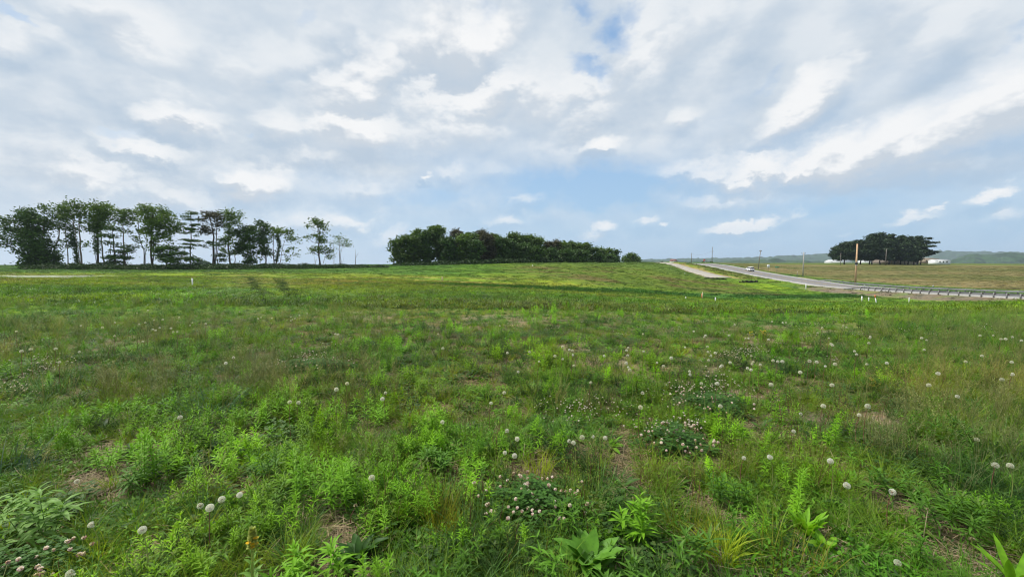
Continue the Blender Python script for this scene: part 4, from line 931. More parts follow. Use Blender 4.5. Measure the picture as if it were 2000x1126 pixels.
# ------------------------------------------------------------------ meadow plants
VEG = 1.0
def LM(name, c, c2=None, **k): return mat_leaf(name, c, c2, tint=True, **k)
P_bright = LM('bright_forb', (0.225, 0.48, 0.016), (0.145, 0.31, 0.013), scale=30, dry=.25)
P_mid = LM('green_weed', (0.125, 0.305, 0.018), (0.08, 0.195, 0.014), scale=25, dry=.5)
P_dark = LM('dark_weed', (0.052, 0.125, 0.016), (0.032, 0.078, 0.012), scale=25, dry=.4)
P_olive = LM('olive_grass', (0.185, 0.31, 0.022), (0.13, 0.205, 0.018), scale=18, dry=.8)
P_blue = LM('bluish_grass', (0.095, 0.215, 0.042), (0.065, 0.15, 0.03), scale=18)
P_straw = LM('dry_straw', (.33, .26, .16), (.20, .15, .09), scale=18, trans=.15)
P_pan = LM('seed_heads', (0.3, 0.32, 0.12), (0.22, 0.23, 0.09), scale=18, trans=.4)
P_red = LM('reddish_stem', (.16, .075, .045), (.10, .05, .035), scale=18, trans=.1)
P_far = LM('far_weeds', (1, 1, 1), (.62, .66, .6), scale=2.5, objvar=.2, dry=.12)
P_flower = LM('small_white_flower', (.75, .72, .68), (.6, .5, .48), scale=60, trans=.3, objvar=.05)
P_yellow = LM('yellow_flower', (.75, .50, .03), (.65, .38, .02), scale=60, trans=.2, objvar=.05)
protos = bpy.data.collections.new('plant_kinds')
U = rng.uniform
def forb_stem(mb, rg, x, y, h, n, L, Wd, lean=.12, mi=0, droop=.7, el0=.9, fold=.35, low=.12, stemm=None):
    """upright leafy stem with spirally set lance leaves, tuft at the top"""
    a = rg.uniform(0, 6.3); tx, ty = lean * h * math.cos(a), lean * h * math.sin(a)
    s = np.sort(rg.uniform(low, 1, n)) ** .8; az = np.arange(n) * 2.4 + rg.uniform(0, .5, n)
    P = np.stack([x + tx * s ** 1.5, y + ty * s ** 1.5, h * s], 1)
    size = np.interp(s, [0, .3, .75, 1], [.65, 1, .85, .35]) * rg.uniform(.8, 1.15, n)
    el = np.interp(s, [0, .6, 1], [.15, .55, 1.25]) * el0 + rg.normal(0, .12, n)
    mb.add(*strips(P, az, el, L * size, Wd * size ** .6, droop + rg.normal(0, .15, n), 3, [.35, 1, .7, .04], fold=fold), mi=mi)
    q = np.linspace(0, 1, 4); mb.add(*tube(np.stack([x + tx * q ** 1.5, y + ty * q ** 1.5, h * q * .98], 1), [.0026, .002, .0016, .001], 3, cap=False), mi=mi if stemm is None else stemm)
def grass_blades(mb, rg, n, h, r, Wd, mi=0, lean=.45, droop=.9, seg=3):
    a = rg.uniform(0, 6.3, n); rr = r * np.sqrt(rg.random(n)); P = np.stack([rr * np.cos(a), rr * np.sin(a), np.zeros(n)], 1)
    az = a + rg.normal(0, .9, n); el = 1.5 - np.abs(rg.normal(0, lean, n))
    mb.add(*strips(P, az, el, h * rg.uniform(.45, 1.1, n), Wd * rg.uniform(.6, 1.3, n), np.abs(rg.normal(droop, .4, n)), seg, [1, .85, .55, .05] if seg == 3 else None, roll=rg.uniform(-.8, .8, n)), mi=mi)
PR = {}
def proto(kind, mb, mats):
    me = mb.mesh(kind, mats); o = bpy.data.objects.new(kind + '_source', me); PR.setdefault(kind, []).append(o); return me
for i in range(3):      # bushy bright forbs (several upright stems)
    rg = np.random.default_rng(700 + i); mb = MB()
    for k in range([5, 7, 4][i]):
        a = rg.uniform(0, 6.3); r_ = .07 * math.sqrt(rg.random()) * 1.6
        forb_stem(mb, rg, r_ * math.cos(a), r_ * math.sin(a), rg.uniform(.15, .27), 30, .055, .0095, .1)
    proto('fleabane', mb, [P_bright])
for i in range(3):      # looser willow-leaved forbs
    rg = np.random.default_rng(710 + i); mb = MB()
    for k in range([3, 4, 2][i]):
        a = rg.uniform(0, 6.3); r_ = .05 * rg.random()
        forb_stem(mb, rg, r_ * math.cos(a), r_ * math.sin(a), rg.uniform(.14, .24), 18, .085, .013, .3, droop=1.0, el0=.75)
    proto('goldenrod', mb, [P_mid])
for i in range(3):
    rg = np.random.default_rng(720 + i); mb = MB(); grass_blades(mb, rg, 55, .24, .05, .0042); proto('grass', mb, [P_olive])
for i in range(2):
    rg = np.random.default_rng(725 + i); mb = MB(); grass_blades(mb, rg, 60, .26, .06, .0055, droop=1.3, lean=.6); proto('bluegrass', mb, [P_blue])
for i in range(2):
    rg = np.random.default_rng(728 + i); mb = MB(); grass_blades(mb, rg, 34, .13, .10, .004, droop=.8, lean=.6); proto('shortgrass', mb, [P_mid])
for i in range(3):      # low sprawling leafy weeds
    rg = np.random.default_rng(730 + i); mb = MB(); n = 90
    a = rg.uniform(0, 6.3, n); rr = .13 * np.sqrt(rg.random(n)); P = np.stack([rr * np.cos(a), rr * np.sin(a), rg.uniform(0, .085, n) * (1 - rr / .16)], 1)
    mb.add(*strips(P, rg.uniform(0, 6.3, n), rg.uniform(-.1, 1.0, n), rg.uniform(.022, .045, n), rg.uniform(.009, .017, n), rg.uniform(.2, 1.2, n), 2, [.4, 1, .1]))
    proto('lowweed', mb, [[P_mid, P_dark, P_mid][i]])
for i in range(2):      # rosettes with broad leaves (dandelion, plantain, dock)
    rg = np.random.default_rng(740 + i); mb = MB(); n = 15
    az = np.arange(n) * 2.4; mb.add(*strips(np.zeros((n, 3)) + [0, 0, .005], az, rg.uniform(.25, 1.15, n), rg.uniform(.09, .17, n), rg.uniform(.022, .036, n), rg.uniform(.5, 1.3, n), 4, [.25, .7, 1, .8, .08], fold=.35, wave=.5))
    proto('rosette', mb, [[P_mid, P_dark][i]])
for i in range(2):      # clover mats
    rg = np.random.default_rng(750 + i); mb = MB(); n = 60
    a = rg.uniform(0, 6.3, n); rr = .14 * np.sqrt(rg.random(n)); C = np.stack([rr * np.cos(a), rr * np.sin(a), rg.uniform(.03, .09, n)], 1)
    for k in range(3): mb.add(*strips(C, a + k * 2.09, .25, .013, .013, .3, 2, [.35, 1.1, .7]))
    proto('clover', mb, [P_dark])
for i in range(3):      # tall grass with airy seed heads
    rg = np.random.default_rng(760 + i); mb = MB(); grass_blades(mb, rg, 16, .26, .05, .004, mi=0, lean=.35)
    for k in range(11):
        a = rg.uniform(0, 6.3); h = rg.uniform(.30, .46); l = rg.uniform(.03, .14); x0, y0 = rg.normal(0, .03, 2)
        s = np.linspace(0, 1, 5); Pt = np.stack([x0 + l * s ** 2 * math.cos(a), y0 + l * s ** 2 * math.sin(a), h * s * (1 - .05 * s)], 1)
        mb.add(*tube(Pt, .0011, 3, cap=False), mi=1)
        m_ = 12; f = rg.uniform(.66, 1, m_); Q = np.stack([np.interp(f, s, Pt[:, j]) for j in range(3)], 1)
        mb.add(*strips(Q, rg.uniform(0, 6.3, m_), rg.uniform(.3, 1.2, m_), rg.uniform(.012, .032, m_), .0034, .6, 2, [.3, .5, 1]), mi=1)
    proto('panicle', mb, [P_olive, P_pan])
for i in range(2):      # dead straw lying on the soil
    rg = np.random.default_rng(770 + i); mb = MB(); n = 26
    P = np.stack([rg.normal(0, .12, n), rg.normal(0, .12, n), rg.uniform(.004, .03, n)], 1)
    mb.add(*strips(P, rg.uniform(0, 6.3, n), rg.normal(0, .12, n), rg.uniform(.05, .17, n), .0035, rg.normal(0, .2, n), 2, [.8, 1, .4])); proto('litter', mb, [P_straw])
for i in range(2):      # upright thin reddish / dead stems
    rg = np.random.default_rng(775 + i); mb = MB()
    for k in range(5):
        x0, y0 = rg.normal(0, .05, 2); h = rg.uniform(.12, .30); mb.add(*tube([(x0, y0, 0), (x0 + rg.normal(0, .02), y0, h * .6), (x0 + rg.normal(0, .05), y0, h)], [.0022, .0016, .001], 3, cap=False), mi=0)
        m_ = 9; mb.add(*strips(np.stack([np.full(m_, x0), np.full(m_, y0), rg.uniform(.1, 1, m_) * h], 1), rg.uniform(0, 6.3, m_), .7, .022, .006, .8, 2, [.4, 1, .1]), mi=1)
    proto('deadstem', mb, [P_red, P_olive])
for i in range(2):      # feathery dark herb
    rg = np.random.default_rng(780 + i); mb = MB()
    for k in range(8):
        a = rg.uniform(0, 6.3); forb_stem(mb, rg, .05 * math.cos(a), .05 * math.sin(a), rg.uniform(.10, .19), 30, .028, .004, .5, droop=.4, fold=0)
    proto('feather', mb, [P_dark])
for i in range(2):      # tiny flowers
    rg = np.random.default_rng(785 + i); mb = MB(); n = 7
    for k in range(n):
        x0, y0 = rg.normal(0, .07, 2); h = rg.uniform(.07, .15); m_ = 22
        mb.add(*strips(np.tile([x0, y0, h], (m_, 1)), rg.uniform(0, 6.3, m_), np.arcsin(rg.uniform(-.3, 1, m_)), .0085, .004, .2, 2, [.5, 1, .6]), mi=0)
        mb.add(*tube([(x0, y0, 0), (x0, y0, h)], .0012, 3, cap=False), mi=1)
    proto('flowerlet', mb, [P_flower, P_dark])
rg = np.random.default_rng(790); mb = MB()
for k in range(16):
    x0, y0 = rg.normal(0, .06, 2); h = rg.uniform(.12, .25); m_ = 6; mb.add(*strips(np.tile([x0, y0, h], (m_, 1)), np.arange(m_) * 1.05, .3, .011, .008, .2, 2, [.5, 1, .6]), mi=0); mb.add(*tube([(x0, y0, 0), (x0, y0, h)], .0013, 3, cap=False), mi=1)
proto('yellowflower', mb, [P_yellow, P_mid])
for i in range(4):      # patches for the middle distance
    rg = np.random.default_rng(795 + i); mb = MB(); n = 130; nc = 9
    c = rg.normal(0, .33, (nc, 2)); k = rg.integers(0, nc, n); P = np.stack([c[k, 0] + rg.normal(0, .1, n), c[k, 1] + rg.normal(0, .1, n), np.zeros(n)], 1)
    mb.add(*strips(P, rg.uniform(0, 6.3, n), 1.45 - np.abs(rg.normal(0, .5, n)), rg.uniform(.07, .21, n), rg.uniform(.012, .034, n), np.abs(rg.normal(.7, .4, n)), 2, [.7, 1, .1])); proto('farpatch', mb, [P_far])

def instancer(name, kind, label, x, y, s, tint, tilt=.12, cat='meadow plants', zs=None, clear=1.0):
    if clear:
        m_ = np.ones(len(x), bool)
        if not name.startswith('meadow_patches'):
            for (x0_, y0_, x1_, y1_) in ((-34, 52, -14.5, 23), (-31, 53, -12.6, 23)): m_ &= ~((np.abs(x - (x0_ + (x1_ - x0_) * (y - y0_) / (y1_ - y0_))) < 1.0) & (y > 20) & (y < 56))
        for hx, hy, hr in HERO: m_ &= np.hypot(x - hx, (y - hy) * np.where(y < hy, .55, 1.0)) > hr * clear * rng.uniform(.7, 1.2, len(x))
        x, y, s, tint = x[m_], y[m_], s[m_], tint[m_]; zs = zs if zs is None else zs[m_]
    n = len(x)
    cname = 'source_' + kind; coll = bpy.data.collections.get(cname)
    if coll is None:
        coll = bpy.data.collections.new(cname)
        for o in PR[kind]: coll.objects.link(o)
    me = bpy.data.meshes.new(name); me.vertices.add(n)
    me.vertices.foreach_set('co', np.stack([x, y, height(x, y) - .005], 1).astype(np.float32).ravel())
    def attr(nm, ty, data, key='vector'):
        a = me.attributes.new(nm, ty, 'POINT'); a.data.foreach_set(key, np.asarray(data, np.float32 if key != 'value' or ty == 'FLOAT' else np.int32).ravel())
    attr('turn', 'FLOAT_VECTOR', np.stack([rng.normal(0, tilt, n), rng.normal(0, tilt, n), rng.uniform(0, 6.28, n)], 1))
    zs = s if zs is None else zs
    attr('size', 'FLOAT_VECTOR', np.stack([s, s, zs], 1)); attr('tint', 'FLOAT_VECTOR', tint)
    attr('pick', 'INT', rng.integers(0, 50, n), 'value')
    o = link(name, me); tag(o, label, cat, kind='stuff')
    g = bpy.data.node_groups.new(name, 'GeometryNodeTree')
    g.interface.new_socket('Geometry', in_out='INPUT', socket_type='NodeSocketGeometry'); g.interface.new_socket('Geometry', in_out='OUTPUT', socket_type='NodeSocketGeometry')
    N, Lk = g.nodes, g.links; gi = N.new('NodeGroupInput'); go = N.new('NodeGroupOutput')
    ci = N.new('GeometryNodeCollectionInfo'); ci.inputs['Collection'].default_value = coll; ci.inputs['Separate Children'].default_value = True; ci.inputs['Reset Children'].default_value = True
    ip = N.new('GeometryNodeInstanceOnPoints'); ip.inputs['Pick Instance'].default_value = True
    def na(nm, ty):
        a = N.new('GeometryNodeInputNamedAttribute'); a.data_type = ty; a.inputs[0].default_value = nm; return a.outputs[0]
    Lk.new(gi.outputs[0], ip.inputs['Points']); Lk.new(ci.outputs[0], ip.inputs['Instance']); Lk.new(na('pick', 'INT'), ip.inputs['Instance Index'])
    Lk.new(na('turn', 'FLOAT_VECTOR'), ip.inputs['Rotation']); Lk.new(na('size', 'FLOAT_VECTOR'), ip.inputs['Scale']); Lk.new(ip.outputs[0], go.inputs[0])
    md = o.modifiers.new('plants', 'NODES'); md.node_group = g
    return o
def pts(n, z0, z1, pw=1.0, umax=1.45, seed=None):
    """random points in the view's fan, density falling with distance (pw=0 even over the ground, 1 even in log depth)"""
    n = int(n * VEG); t = rng.random(n)
    if pw == 1.0: z = z0 * (z1 / z0) ** t
    else: e = 2 - 2 * pw; z = (z0 ** e + (z1 ** e - z0 ** e) * t) ** (1 / e)
    u = rng.uniform(-umax, umax, n) ; x = u * z + rng.normal(0, .3, n)
    return x, z + rng.normal(0, .2, n)
def tintf(x, y, k=.22, warm=.5):
    a = fbm(x, y, 1.7, 120) - .5; b = fbm(x, y, .5, 130) - .5; c = rng.normal(0, .07, len(x)); f = sstep(np.hypot(x, y), 5, 22)
    v = 1 + (a + b) * 2 * k + c
    return np.stack([v * (1 + warm * a * 1.2 - .03 * f), v * (1 + .10 * f), v * (1 - .3 * a)], 1)
def keep(x, y, p): m = rng.random(len(x)) < p; return x[m], y[m]
bare = lambda x, y: 1 - .75 * sand(x, y)
soilgap = lambda x, y: .08 + .92 * sstep(fbm(x, y, .7, 140), .42, .56) + .35 * sstep(y, 6, 10)
def leftgrass(x, y): return (1 - sstep(x / y, -.55, -.15)) * sstep(y, 3.6, 5.2) * (1 - sstep(y, 13, 22))
def rightgrass(x, y): return sstep(x / y, .85, 1.08) * sstep(y, 2.5, 3.4)
nz = lambda x, y, s, o: fbm(x, y, s, o, 3)
# ------------------------------------------------------------------ single plants in the foreground
def HM(src, name, c, c2, **k): return mat_leaf(name, c, c2, tint=False, objvar=.08, **k)
H_bright = HM(0, 'bright_leaf', (0.2, 0.44, 0.018), (0.14, 0.31, 0.015), scale=30, dry=.15); H_pale = HM(0, 'pale_leaf', (0.2, 0.36, 0.08), (0.14, 0.27, 0.045), scale=30)
H_mid = HM(0, 'green_leaf', (0.1, 0.24, 0.02), (0.065, 0.16, 0.015), scale=30, dry=.3); H_dark = HM(0, 'deep_leaf', (0.045, 0.12, 0.018), (0.03, 0.08, 0.013), scale=30)
H_yel = HM(0, 'yellow_green_blade', (0.36, 0.46, 0.02), (0.24, 0.33, 0.015), scale=30); H_olive = HM(0, 'olive_blade', (0.22, 0.25, 0.02), (0.17, 0.17, 0.015), scale=30, dry=.6)
H_stem = HM(0, 'green_stem', (0.3, 0.36, 0.12), (0.24, 0.28, 0.09), scale=30); H_red = HM(0, 'red_stem', (.22, .10, .07), (.15, .07, .05), scale=30, trans=.1); H_dry = HM(0, 'dry_stem', (.34, .30, .18), (.25, .21, .12), scale=30, trans=.1)
HERO = []
def plant(name, label, px, py, fn, cat='wild plant', grp=None, s=1.0, Yd=None, clear=.17):
    x, y, z = hit(px, py) if Yd is None else at(px, Yd)
    HERO.append((x, y, clear))
    root = empty(name, (x, y, z), rng.uniform(0, 6)); tag(root, label, cat, grp); s = s * 1.12; root.scale = (s, s, s); fn(root, np.random.default_rng(int(px * 7 + py))); return root
def f_forb(n, h, L, Wd, m, leaves=34, lean=.12, el0=.9, droop=.7, r=.08):
    def f(root, rg):
        mb = MB()
        for k in range(n):
            a = rg.uniform(0, 6.3); q = r * math.sqrt(rg.random()); forb_stem(mb, rg, q * math.cos(a), q * math.sin(a), h * rg.uniform(.7, 1.08), leaves, L, Wd, lean, el0=el0, droop=droop)
        mb.build('leaves', m, root)
    return f
def f_grass(n, h, r, Wd, m, lean=.4, droop=.8):
    def f(root, rg): mb = MB(); grass_blades(mb, rg, n, h, r, Wd, lean=lean, droop=droop); mb.build('blades', m, root)
    return f
def f_broad(n, L, Wd, m, el=(.5, 1.2), droop=(.5, 1.2)):
    def f(root, rg):
        mb = MB(); az = np.arange(n) * 2.4
        mb.add(*strips(rg.normal(0, .012, (n, 3)) * [1, 1, .2], az, rg.uniform(*el, n), L * rg.uniform(.7, 1.1, n), Wd * rg.uniform(.8, 1.15, n), rg.uniform(*droop, n), 6, [.12, .45, .85, 1, .9, .6, .06], fold=.45, wave=.55)); mb.build('leaves', m, root, smooth=True)
    return f
plant('leafy_forb', 'upright bright green leafy clump, left one of the pair above the four white dandelion clocks', 603, 990, f_forb(6, .34, .06, .010, H_bright, 46, .05, r=.07))
plant('leafy_forb', 'upright bright green leafy clump, right one of the pair in the left foreground', 660, 993, f_forb(7, .35, .06, .010, H_bright, 46, .05, r=.09))
plant('leafy_forb', 'tall narrow bright forb clump left of the dark leafy stem in the left foreground', 300, 955, f_forb(8, .38, .065, .010, H_bright, 44, .06, r=.10))
plant('leafy_forb', 'single upright stem with longer drooping leaves between two bright clumps', 380, 960, f_forb(2, .30, .085, .014, H_mid, 30, .05, r=.03))
plant('leafy_forb', 'rounded yellow-green forb clump at the far left foreground', 225, 915, f_forb(9, .19, .055, .009, H_bright, 30, .2, r=.12))
plant('leafy_forb', 'spreading willow-leaved plant at the left, right of the pale leafy plant', 250, 965, f_forb(6, .20, .10, .015, H_mid, 18, .5, .8, 1.0, r=.1))
plant('leafy_forb', 'loose mid green clump with fine leaves right of the tall narrow one', 505, 950, f_forb(6, .24, .08, .012, H_mid, 24, .3, r=.1))
plant('pale_leaved_plant', 'large pale green plant with broad pointed leaves in the bottom left corner', 95, 1065, f_forb(4, .34, .14, .028, H_pale, 15, .25, .8, 1.0, r=.12))
plant('pale_leaved_plant', 'second pale plant with long leaves cut by the left edge', 18, 1090, f_forb(3, .30, .15, .026, H_pale, 13, .35, .7, 1.1, r=.08))
plant('leafy_forb', 'bright lance-leaved plant at the bottom, right of the yellow flower spike', 610, 1150, f_forb(7, .20, .10, .016, H_bright, 20, .4, .8, .9, r=.13))
plant('leafy_forb', 'small bright plant at the bottom edge, just right of the yellow flower spike', 545, 1175, f_forb(4, .16, .09, .015, H_bright, 16, .3, r=.07))
plant('dark_rosette', 'dense dark green leafy rosette below the tall thin dandelion', 702, 1095, f_broad(34, .15, .038, H_dark, (.3, 1.3), (.4, 1.2)))
plant('leafy_forb', 'glossy dome of lance leaves under the single dandelion left of centre', 848, 925, f_forb(9, .19, .09, .016, H_mid, 22, .35, .85, .8, r=.11))
plant('leafy_forb', 'small bright tuft right of the glossy dome of leaves', 925, 938, f_forb(4, .17, .055, .010, H_bright, 26, .12, r=.06))
plant('grass_tuft', 'olive and rust coloured upright grass tuft left of the pink clover patch', 862, 1040, f_grass(170, .27, .08, .0032, H_olive, .2, .3))
plant('grass_tuft', 'fine yellow-green grass tuft behind the pink clover patch', 1050, 925, f_grass(130, .22, .09, .003, H_yel, .25, .4))
plant('grass_tuft', 'brightest yellow-green grass tuft at the bottom right of centre', 1405, 1095, f_grass(190, .24, .07, .0042, H_yel, .38, .8))
plant('grass_tuft', 'bluish arching grass tuft in the left middle ground', 410, 815, f_grass(190, .36, .2, .006, HM(0, 'blue_blade', (.07, .17, .06), (.05, .12, .045), scale=30), .55, 1.3))
plant('grass_tuft', 'dark bluish grass tuft cut by the left edge', 5, 935, f_grass(190, .34, .14, .005, HM(0, 'blue_dark_blade', (.05, .11, .06), (.035, .08, .045), scale=30), .7, 1.3))
plant('grass_tuft', 'brown-green wiry grass between the two brightest tufts on the right', 1540, 1110, f_grass(150, .22, .16, .003, H_olive, .3, .5))
plant('grass_tuft', 'loose grass with seed stalks left of the yellow-green tuft', 1345, 1050, f_grass(110, .24, .1, .003, H_olive, .3, .4))
plant('dock_plant', 'broad-leaved dock with upright wavy leaves at the bottom centre right', 1150, 1120, f_broad(26, .20, .070, HM(0, 'dock_leaf', (.13, .31, .03), (.09, .22, .022), scale=22), (.45, 1.4), (.3, 1.1)), 'broad-leaved plant')
plant('leafy_forb', 'bright broad lance-leaved plant above the broad-leaved dock', 1232, 1065, f_forb(5, .24, .10, .019, H_bright, 20, .2, .85, .7, r=.07))
plant('leafy_forb', 'spreading fresh green plant right of the dock at the bottom edge', 1215, 1180, f_forb(6, .20, .10, .015, H_mid, 18, .45, r=.12))
plant('leafy_forb', 'willow-leaved plant left of the yellow-green grass tuft at the bottom', 1345, 1120, f_forb(4, .20, .11, .017, H_mid, 16, .35, r=.07))
plant('leafy_forb', 'loose bright stem group behind the brightest grass tuft', 1425, 1000, f_forb(5, .22, .07, .012, H_mid, 24, .2, r=.1))
plant('leafy_forb', 'bright upright broad leaves in the middle of the right foreground', 1575, 1050, f_broad(26, .16, .032, H_bright, (.9, 1.4), (.1, .6)))
plant('leafy_forb', 'spreading lance-leaved plant right of the bright upright leaves', 1740, 985, f_forb(7, .19, .10, .014, H_mid, 18, .5, .8, r=.13))
plant('leafy_forb', 'bushy fine-leaved forb in the right foreground', 1840, 1030, f_forb(9, .24, .085, .011, H_mid, 26, .35, r=.15))
plant('leafy_forb', 'large feathery dark forb left of the big stretched dandelion on the right', 1830, 880, f_forb(12, .30, .085, .009, H_mid, 30, .4, r=.22))
plant('leafy_forb', 'bright long-leaved sprout in the bottom right corner', 1975, 1150, f_broad(9, .20, .03, H_bright, (.9, 1.4), (.1, .6)))
plant('leafy_forb', 'low scalloped bright leaves right of the bright upright leaves', 1610, 1075, f_broad(8, .10, .045, H_bright, (.6, 1.3), (.2, .9)))
plant('leafy_forb', 'dense dark mound of leaves at the right of the sandy patch', 1545, 735, f_forb(14, .17, .06, .012, H_dark, 30, .3, r=.25))
plant('leafy_forb', 'bright clump left of the dark mound of leaves', 1495, 745, f_forb(12, .17, .06, .013, H_bright, 26, .3, r=.22))
plant('leafy_forb', 'tall willow-leaved clump right of centre behind the clover', 1130, 885, f_forb(8, .28, .085, .009, H_mid, 30, .3, r=.18))
plant('leafy_forb', 'bright ragged clump of leaves in the centre left middle ground', 700, 825, f_forb(16, .22, .07, .011, H_bright, 26, .25, r=.3))
plant('leafy_forb', 'broad spread of bright forbs in the left middle ground', 500, 850, f_forb(20, .20, .07, .011, H_bright, 24, .25, r=.4))
def f_mull(root, rg):
    mb = MB(); n = 26; s = np.linspace(0, 1, n); mb.add(*strips(np.stack([0 * s, 0 * s, .02 + .27 * s], 1), np.arange(n) * 2.4, .45 + .7 * s, .11 * (1 - .72 * s), .034 * (1 - .6 * s), .7, 4, [.35, .9, 1, .7, .06], fold=.4)); mb.build('leaves', H_pale, root)
    mb = MB(); n = 220; s = rg.random(n); a = rg.uniform(0, 6.3, n); r_ = .026 * np.sqrt(np.clip(1 - s ** 2, .05, 1)); mb.add(*strips(np.stack([r_ * .4 * np.cos(a), r_ * .4 * np.sin(a), .29 + .105 * s], 1), a, .5 + .6 * s, .019, .014, .4, 2, [.8, 1, .3]))
    mb.add(*tube([(0, 0, 0), (0, 0, .3), (0, 0, .39)], [.007, .006, .003], 6)); mb.build('flower_spike', HM(0, 'bud_green', (0.5, 0.56, 0.16), (0.4, 0.46, 0.12), scale=60), root)
    mb = MB()
    for (a, zq) in ((.2, .315), (1.1, .335), (-.9, .325), (2.6, .32), (-.2, .35), (4.0, .33), (5.3, .31)):
        mb.add(*strips(np.tile([.02 * math.cos(a), .02 * math.sin(a), zq], (5, 1)), a + np.arange(5) * 1.256, .5, .013, .012, .3, 2, [.5, 1.1, .7]))
    mb.build('flowers', HM(0, 'mullein_yellow', (.80, .55, .03), (.7, .42, .02), scale=60), root)
pm_ = plant('mullein', 'stout pale green flower spike with yellow blooms at the bottom left of centre', 467, 1126, f_mull, 'flower spike', Yd=1.78); pm_.scale = (.85, .85, .92); pm_.rotation_euler = (0, .04, 0)
def stalk(name, label, px, py, P, r, m, head=None):
    def f(root, rg):
        MB().add(*tube(P, r, 5)).build('stem', m, root)
        if head:
            n = 24; MB().add(*strips(np.tile(P[-1], (n, 1)), rg.uniform(0, 6.3, n), rg.uniform(.2, 1.5, n), head, head * .35, .2, 2, [.5, 1, .3])).build('seed_head', H_dry, root)
    q = plant(name, label, px, py, f, 'dead stem'); q.rotation_euler = (0, 0, 0)
stalk('withered_plant', 'pink-brown bent stem right of the pair of dandelions at the bottom left', 288, 1085, [(0, 0, 0), (.02, 0, .06), (.035, 0, .12)], [.004, .0035, .002], H_red)
stalk('withered_plant', 'curved reddish stem left of the tall thin dandelion', 685, 1030, [(0, 0, 0), (.0, 0, .06), (.03, 0, .12)], [.003, .0025, .0015], H_red, .014)
stalk('withered_plant', 'pale greenish bent stalk at the right bottom', 1903, 1098, [(0, 0, 0), (-.01, 0, .07), (-.022, 0, .12), (-.03, -.01, .125)], [.0035, .0032, .003, .002], H_stem, .012)
stalk('withered_plant', 'tall thin budded stalk left of the pale bent stalk', 1800, 1070, [(0, 0, 0), (.01, 0, .1), (.018, 0, .2)], [.0022, .002, .0015], H_dry, .01)
stalk('withered_plant', 'thin brown stem among the dandelions right of centre', 1525, 840, [(0, 0, 0), (.0, 0, .12), (-.03, 0, .26)], [.003, .0025, .0015], H_red, .016)
stalk('withered_plant', 'pale leaning straw stem above the clover patch', 1018, 915, [(0, 0, 0), (.015, 0, .09), (.025, 0, .18)], [.003, .0028, .002], H_dry)
stalk('withered_plant', 'pair-side brown dry stalk right of the four centre dandelions', 1215, 915, [(0, 0, 0), (.005, 0, .1), (.015, 0, .18)], [.0025, .002, .0015], H_dry, .012)
stalk('withered_plant', 'long pale leaning straw across the weeds at the far left middle', 48, 715, [(0, 0, 0), (.02, 0, .16), (.03, 0, .3)], [.005, .004, .002], H_dry)

# clover patch with pink-white heads
def clover_patch(label, px, py, rx, ry, nf, pink, seed, lead=60):
    x0, y0, z0 = hit(px, py); rg = np.random.default_rng(seed); root = empty('clover_patch', (x0, y0, z0)); HERO.append((x0, y0, rx * .6)); tag(root, label, 'clover')
    mb = MB(); n = int(1500 * rx * ry / .06); a = rg.uniform(0, 6.3, n); rr = np.sqrt(rg.random(n)) * (.55 + 1.0 * vnoise(np.cos(a) * 2, np.sin(a) * 2, 1.0, seed)); X_ = rr * rx * np.cos(a); Y_ = rr * ry * np.sin(a)
    C = np.stack([X_, Y_, height(x0 + X_, y0 + Y_) - z0 + rg.uniform(.01, .15, n) * np.clip(1.1 - .6 * rr ** 2, .2, 1.1) * (.5 + vnoise(X_, Y_, .08, seed))], 1)
    for k in range(3): mb.add(*strips(C, a + k * 2.09, .3, .013, .013, .3, 2, [.35, 1.1, .7]))
    mb.build('leaves', H_clover, root)
    heads = []
    for v in range(3):
        m_ = 70; mb = MB(); az = rg.uniform(0, 6.3, m_); el = np.arcsin(rg.uniform(-.75, 1, m_)); mb.add(*strips(np.zeros((m_, 3)), az, el, .0115, .0038, .25, 2, [.4, .9, .7]), mi=0)
        low = el < .1; mb.add(*strips(np.zeros((int(low.sum()), 3)), az[low] + .1, el[low], .0118, .004, .25, 2, [.4, .9, .7]), mi=1); heads.append(mb.mesh('flower', [M_clw, M_clp]))
    for k in range(nf):
        a = rg.uniform(0, 6.3); q = math.sqrt(rg.random()); fx_, fy_ = rx * 1.12 * q * math.cos(a), ry * 1.15 * q * math.sin(a); h = rg.uniform(.09, .155); zz0 = float(height(x0 + fx_, y0 + fy_)) - z0
        f = link('flower', heads[k % 3], root, (fx_, fy_, zz0 + h)); f.rotation_euler = (rg.normal(0, .4), rg.normal(0, .4), rg.uniform(0, 6)); sc_ = rg.uniform(.8, 1.15); f.scale = (sc_,) * 3
        s_ = link('stem', STEM, f, (0, 0, 0)); s_.scale = (1, 1, (h - .01) / sc_); s_.rotation_euler = (0, 0, 0)
H_clover = HM(0, 'clover_leaf', (.07, .18, .022), (.04, .105, .016), scale=30)
M_clw = mat_leaf('clover_white', (.82, .76, .72), (.74, .64, .60), trans=.3, scale=60, objvar=.05); M_clp = mat_leaf('clover_pink', (.62, .30, .30), (.5, .22, .22), trans=.3, scale=60, objvar=.05)
STEM = MB().add(*tube([(0, 0, 0), (0, 0, -.5), (0, 0, -1)], [.0009, .0011, .0013], 4, cap=False)).mesh('stem', H_stem)
clover_patch('dark clover mound with round pinkish white heads in the bottom centre', 1040, 1000, .36, .24, 58, 1, 1)
clover_patch('dark clover mound dotted with small white heads right of the four centre dandelions', 1320, 875, .30, .28, 46, 0, 2)
clover_patch('clover with white heads strewn right of centre below the dandelion group', 1385, 800, .42, .34, 36, 0, 3)
clover_patch('clump of pale flower heads in the bottom left corner', 50, 1135, .26, .17, 30, 0, 4)
clover_patch('small clover patch with white heads in the left middle ground', 612, 722, .6, .3, 26, 0, 5)

